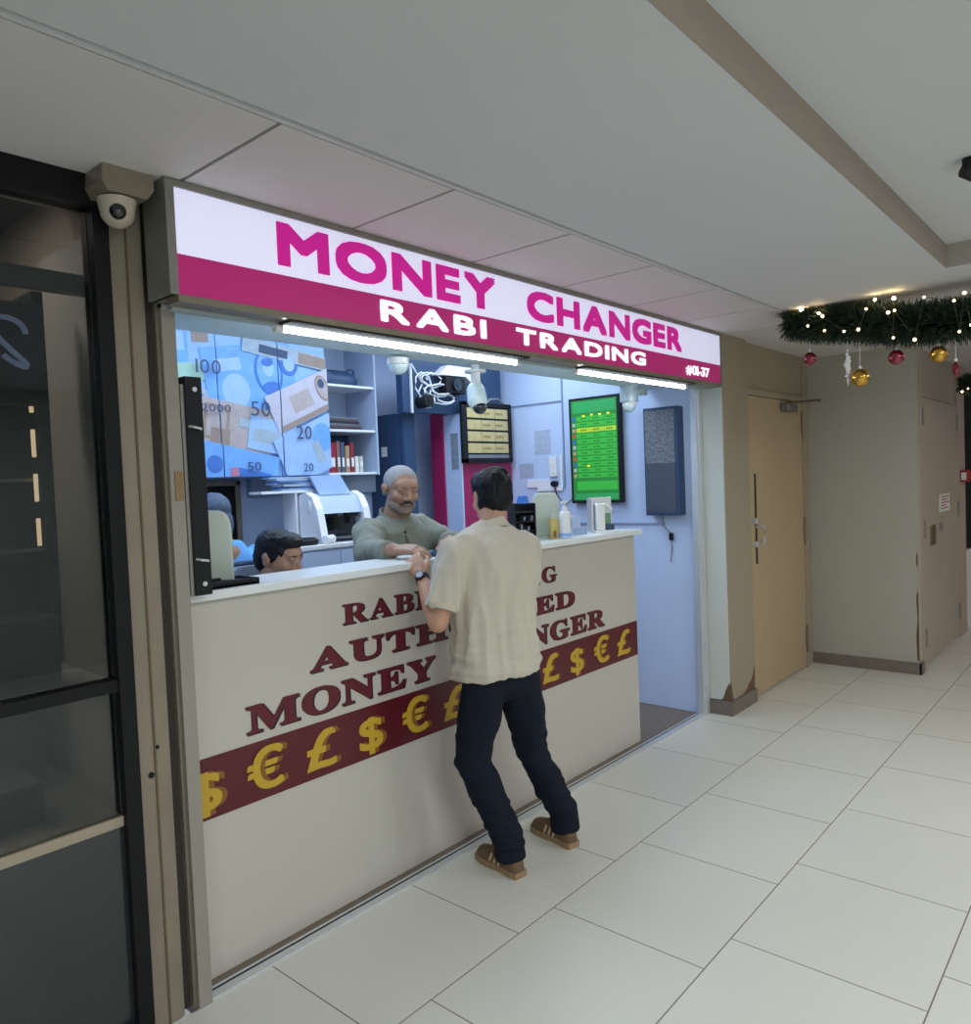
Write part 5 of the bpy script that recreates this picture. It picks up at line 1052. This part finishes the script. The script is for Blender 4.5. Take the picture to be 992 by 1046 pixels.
# ------------------------------------------------------------------ neighbour shop behind tinted glass
M_dw = mat('dim_cream_board', (.36, .34, .30), .6); M_dk = mat('dark_box_card', (.02, .023, .027), .5)
t = thing('display_cabinet', 'black display cabinet with glowing shelf edges behind the tinted shop window', 'cabinet', (.4, 3.0, 0))
MB().box(-.6, 1.0, 3.20, 3.24, 1.08, 2.3).box(.955, 1.0, 2.75, 3.24, 1.40, 2.3).build('back_board', M_dk, t)
for z in (1.45, 1.68, 2.08):
    MB().box(-.6, .99, 2.78, 3.19, z, z + .012).build('glass_shelf', mat('smoky_shelf', (.22, .24, .25), .2), t)
for x in (.32, .70): MB().box(x, x + .02, 2.76, 2.79, 1.40, 2.3).build('upright', M_black, t)
for k in range(4):
    for x in (.93, .50): MB().box(x, x + .012, 2.752, 2.758, 1.47 + k * .145, 1.56 + k * .145).build('shelf_light', mat('warm_led', (1, .75, .45), .4, emit=(1, .72, .4), es=1.6), t)
MB().box(-.6, .98, 2.76, 3.19, 1.40, 1.42).build('cabinet_base', M_black, t)
t = thing('window_shelf', 'cream board shelf and side wall inside the tinted shop window', 'shelf', (.4, 2.6, 1.0))
MB().box(-.6, 1.0, 2.34, 3.0, 1.05, 1.07).build('shelf_board', M_dw, t)
MB().box(-.6, 1.0, 2.34, 3.0, .66, .68).build('lower_board', M_dw, t)
MB().box(.985, 1.015, 2.34, 2.74, .68, 2.4).build('side_board', M_dw, t)
MB().box(-.6, 1.0, 3.0, 3.02, .66, 1.395).build('back_board', M_dk, t)
for i, (x0, x1, y0, y1, z0, z1, lab) in enumerate(((.20, .66, 2.55, 2.85, 1.07, 1.40, 'large black box on the upper board in the tinted window'), (.68, .86, 2.42, 2.60, 1.07, 1.28, 'small dark navy box at the right of the upper board in the tinted window'), (.25, .80, 2.45, 2.75, .68, .80, 'flat brown-grey case on the lower board in the tinted window'), (.36, .74, 2.62, 2.8, .80, .98, 'dark leather case standing on the flat case in the tinted window'))):
    o = thing('storage_box', lab, 'box', ((x0 + x1) / 2, (y0 + y1) / 2, z0))
    MB().box(x0, x1, y0, y1, z0, z1 - .04, .006).build('box_body', M_dk if i != 2 else mat('brown_grey_card', (.06, .055, .05), .5), o)
    MB().box(x0 - .003, x1 + .003, y0 - .003, y1 + .003, z1 - .04, z1, .004).build('lid', M_dk if i != 2 else MATS['brown_grey_card'], o)
t = thing('hanging_screen', 'dark screen with the reflection of a pale blue sign modelled on it, hanging at the top of the tinted window', 'screen', (.5, 2.6, 2.0))
MB().box(-.5, .90, 2.50, 2.53, 1.90, 2.20, .004).build('screen_body', M_dk, t)
M_scr = mat('blue_sign_reflection', (.3, .4, .6), .4, emit=(.45, .55, .8), es=.28)  # reflection of a sign in the window, modelled as faintly glowing script
pts = [(.40 + .0045 * k + .010 * cos(k * .42), 2.495, 2.07 + .030 * sin(k * .42) * (1 if (k // 15) % 2 else .55)) for k in range(80)]
MB().tube(pts, .006, 6).build('reflected_script', M_scr, t, True)
pts = [(.80 + .045 * cos(k * .25), 2.494, 2.08 + .07 * sin(k * .16 + .4)) for k in range(34)]
MB().tube(pts, .008, 6).build('reflected_flourish', M_scr, t, True)
MB().box(-.5, .99, 2.36, 2.40, 2.215, 2.27).build('mounting_rail', M_dw, t)
# ------------------------------------------------------------------ garlands, ornaments, bulbs
M_need = mat('dark_green_needles', (.018, .04, .03), .6, var=.5, vs=30); M_need2 = mat('olive_needles', (.05, .055, .015), .6)
def garland(path, label, n, r, seed, group):
    random.seed(seed)
    t = thing('christmas_garland', label, 'garland', path[0], group=group)
    MB().tube(path, .012, 8).build('stem', M_blackp, t)
    for nm, mt_, k0 in (('needles', M_need, n), ('olive_needles', M_need2, n // 4)):
        mb = MB()
        for _ in range(k0):
            s = random.random() * (len(path) - 1); i = int(s); p = path[i].lerp(path[i + 1], s - i)
            d = (path[i + 1] - path[i]).normalized()
            q = Vector((random.gauss(0, 1), random.gauss(0, 1), random.gauss(0, 1))); q -= q.dot(d) * d; q.normalize()
            L = r * random.uniform(.6, 1.12); dirn = (q + d * random.uniform(-.7, .7)).normalized()
            tip = p + dirn * L; w = dirn.cross(Vector((random.random(), random.random(), random.random()))).normalized() * .0045
            a = p + dirn * L * random.uniform(.1, .45)
            tip.z = min(tip.z, 2.522)
            v = [mb.bm.verts.new(x) for x in (a - w, a + w, tip + w * .3, tip - w * .3)]
            mb.bm.faces.new(v)
        o = mb.build(nm, mt_, t)
        o['kind'] = 'stuff'
    return t
P1 = [V(4.6, 1.585, 2.49), V(4.6, 1.45, 2.455), V(4.6, 1.31, 2.435), V(4.6, 1.11, 2.39), V(4.6, .92, 2.355), V(4.6, .72, 2.35), V(4.6, .5, 2.37), V(4.6, .2, 2.44)]
garland(P1, 'thick dark green garland with warm lights hanging under the corridor ceiling', 13000, .125, 5, None)
P2 = [V(7.2, 1.16, 2.25), V(7.2, 1.05, 2.235), V(7.2, .9, 2.25), V(7.2, .7, 2.3)]
garland(P2, 'second smaller garland farther along the corridor at the right edge', 3000, .09, 6, None)
M_bulb = mat('warm_bulb', (1, .8, .5), .3, emit=(1, .72, .38), es=5)
M_bulbw = mat('pale_bulb', (1, .95, .85), .3, emit=(1, .80, .50), es=3.5)
def lights(label, pts, wire, x):
    t = thing('string_lights', label, 'lights', pts[0])
    MB().tube(wire, .0025, 5).build('wire', M_need2, t)
    for i, p in enumerate(pts):
        MB().ball(p, .007 if i % 3 else .009, n=10).build('bulb', mat('bright_warm_bulb', (1, .8, .5), .3, emit=(1, .70, .32), es=60) if p.z > 2.475 else (M_bulb if i % 2 == 0 else M_bulbw), t, True)
bp = [V(4.51, 1.50, 2.52), V(4.49, 1.46, 2.42), V(4.52, 1.38, 2.385), V(4.49, 1.38, 2.46), V(4.49, 1.40, 2.48), V(4.49, 1.27, 2.36), V(4.50, 1.20, 2.36), V(4.48, 1.11, 2.50), V(4.485, 1.155, 2.46), V(4.47, 1.045, 2.42), V(4.47, 1.015, 2.425), V(4.50, 1.03, 2.29), V(4.50, .93, 2.265), V(4.48, .88, 2.47), V(4.46, .745, 2.425), V(4.46, .70, 2.455), V(4.50, .73, 2.275), V(4.50, .68, 2.30), V(4.48, 1.02, 2.49)]
lights('warm string lights wound through the large corridor garland', bp, sorted(bp, key=lambda v: -v.y), 4.5)
bp = [V(7.1, 1.14, 2.18), V(7.1, 1.07, 2.15), V(7.1, 1.10, 2.20), V(7.1, 1.02, 2.17), V(7.1, .96, 2.16)]
lights('warm string lights on the farther garland at the right edge', bp, bp, 7.1)
def bauble(label, c, r, m, top, kind='ball'):
    t = thing('christmas_bauble', label, 'bauble', c, group='baubles hanging from the garland')
    if kind == 'ball': MB().ball(c, r, n=28).build('ball', m, t, True)
    else: MB().lathe([(.001, -r * 1.9), (r * .6, -r * .9), (r * .8, 0), (r * .6, r), (.001, r * 1.9)], M=T(*c)).build('drop', m, t)
    k = r if kind == 'ball' else r * 1.9
    MB().cyl((c[0], c[1], c[2] + k * .97), (c[0], c[1], c[2] + k + .012), .008).build('cap', M_alu, t, True)
    MB().cyl((c[0], c[1], c[2] + k + .01), (c[0], c[1], top), .0015, n=6).build('string', M_cable, t)
M_red = mat('glossy_red_bauble', (.22, .004, .025), .08, metal=.5, coat=1); M_gold = mat('glossy_gold_bauble', (.62, .36, .05), .15, metal=.9, coat=.5, bump=.4, bs=25)
bauble('red bauble hanging leftmost from the garland above the service door', V(4.6, 1.488, 2.252), .037, M_red, 2.4)
bauble('larger gold bauble hanging lowest beside the white icicle', V(4.6, 1.222, 2.112), .050, M_gold, 2.35)
bauble('red bauble hanging in the middle of the garland', V(4.6, 1.040, 2.198), .041, M_red, 2.35)
bauble('gold bauble hanging high near the right end of the garland', V(4.6, .840, 2.188), .043, M_gold, 2.3)
bauble('dark red pointed drop ornament near the right edge', V(4.6, .765, 2.10), .022, M_red, 2.3, 'drop')
t = thing('icicle_ornament', 'white frosted icicle ornament between the baubles', 'ornament', (4.6, 1.285, 2.2))
mb = MB()
for k in range(9): mb.ball((4.6, 1.285 + .004 * sin(k * 2), 2.27 - k * .02), .019 - abs(k - 4) * .0028, (1, 1, .9), 10)
mb.chain([(4.6, 1.285, 2.11), (4.6, 1.285, 2.07)], [.008, .002], 8)
me = remesh(mb, .003, 1); link('icicle', me, mat('frosted_white', (.8, .8, .76), .4), t)
MB().cyl((4.6, 1.285, 2.27), (4.6, 1.285, 2.37), .002, n=6).build('string', M_cable, t)
t = thing('fire_alarm_point', 'small red alarm call point beside the flush cabinet door', 'alarm', (8.4, 1.34, 1.5))
MB().box(8.30, 8.46, 1.30, 1.36, 1.44, 1.55, .008).build('alarm_body', mat('alarm_red', (.35, .01, .03), .4), t)
MB().box(8.29, 8.30, 1.31, 1.35, 1.46, 1.53).build('front_glass', M_plastic, t)
t = thing('ceiling_bracket', 'small black fixture hanging from the raised ceiling at the top right', 'lamp', (3.2, .47, 2.63))  # black ceiling fixture of unclear type
MB().cyl((3.06, .462, 2.635), (3.06, .462, 2.60), .02).build('mount', M_blackp, t, True)
MB().cyl((3.05, .475, 2.60), (3.10, .42, 2.575), .026, .032).build('fixture_head', M_blackp, t, True)
# dark shopfront beyond the cabinet door
t = thing('low_cabinet', 'low pale cabinet standing by the dark shopfront at the right edge', 'cabinet', (8.9, 1.45, 0))
MB().box(8.80, 9.1, 1.40, 1.58, .02, .75, .01).box(8.78, 9.12, 1.38, 1.60, 0, .03, .005).build('stand_body', M_plastic, t)
# ------------------------------------------------------------------ lights
def area(name, loc, rot, sx, sy, p, col=(1, 1, 1)):
    l = bpy.data.lights.new(name, 'AREA'); l.shape = 'RECTANGLE'; l.size = sx; l.size_y = sy; l.energy = p; l.color = col
    o = bpy.data.objects.new(name, l); COL.objects.link(o); o.location = loc; o.rotation_euler = rot
    return o
CZ = CEIL + .095
for i, (x, y) in enumerate(((-1.6, -.9), (.6, -.9), (3.7, -.9), (-.5, -2.2), (1.2, -2.2))):  # panels added out of view to light the corridor
    t = thing('added_ceiling_light', 'added, unseen square white panel lamp in the raised corridor ceiling', 'light', (x, y, CZ), group='added panel lamps in the raised corridor ceiling')
    MB().box(x - .32, x + .32, y - .32, y + .32, CZ - .012, CZ + .008, .003).build('frame', M_plastic, t)
    area('panel_fill', (x, y, CZ - .02), (0, 0, 0), .6, .6, PW_C, (.95, .985, 1.0))
for x in (5.4, 9.5): area('corridor_fill', (x, -.9, CEIL - .02), (0, 0, 0), .5, .5, PW_C2, (1, .93, .84))  # warm fill added for the right end, without fixtures
for i, (x, y) in enumerate(((1.8, 3.3), (3.0, 3.3), (4.15, 3.3))):  # panels added behind the soffit to light the booth softly
    t = thing('added_ceiling_light', 'added, unseen wide white panel lamp on the ceiling inside the money changer booth', 'light', (x, y, 2.78), group='added panel lamps inside the booth')
    MB().box(x - .5, x + .5, y - .36, y + .36, 2.745, 2.78, .004).build('lamp_housing', M_plastic, t)
    area('booth_fill', (x, y, 2.74), (0, 0, 0), 1.0, .7, PW_I, (.70, .84, 1.0))
area('neighbour_fill', (.3, 2.7, 2.58), (0, 0, 0), .8, .3, 16, (1, .87, .72))  # fill added to brighten the shop behind the tinted glass
area('neighbour_fill', (.5, 2.6, 1.045), (0, 0, 0), .5, .2, 1.6, (1, .87, .72))  # second, smaller added fill below the window shelf
w = bpy.data.worlds.new('World'); SC.world = w; w.use_nodes = True
w.node_tree.nodes['Background'].inputs[0].default_value = (.9, .95, 1, 1); w.node_tree.nodes['Background'].inputs[1].default_value = .3
# ------------------------------------------------------------------ camera
f_px, yaw, pit, rol = 785.52, .854411, .0390826, .0403311
fwd = Vector((sin(yaw) * cos(pit), cos(yaw) * cos(pit), -sin(pit))); r0 = Vector((cos(yaw), -sin(yaw), 0)); dn = fwd.cross(r0)
rt = r0 * cos(rol) + dn * sin(rol); d2 = -r0 * sin(rol) + dn * cos(rol)
cam = bpy.data.cameras.new('camera'); co = bpy.data.objects.new('camera', cam); COL.objects.link(co)
Mx = Matrix(((rt.x, -d2.x, -fwd.x, 0), (rt.y, -d2.y, -fwd.y, 0), (rt.z, -d2.z, -fwd.z, 1.62), (0, 0, 0, 1)))
co.matrix_world = Mx
cam.sensor_fit = 'VERTICAL'; cam.sensor_height = 24; cam.lens = f_px / 1046 * 24; cam.clip_start = .05
SC.camera = co
SC.view_settings.view_transform = 'Standard'; SC.view_settings.look = 'None'; SC.view_settings.gamma = 1; SC.view_settings.use_curve_mapping = False
SC.view_settings.exposure = EXPO
SC.cycles.max_bounces = 8; SC.cycles.diffuse_bounces = 5; SC.cycles.use_denoising = True
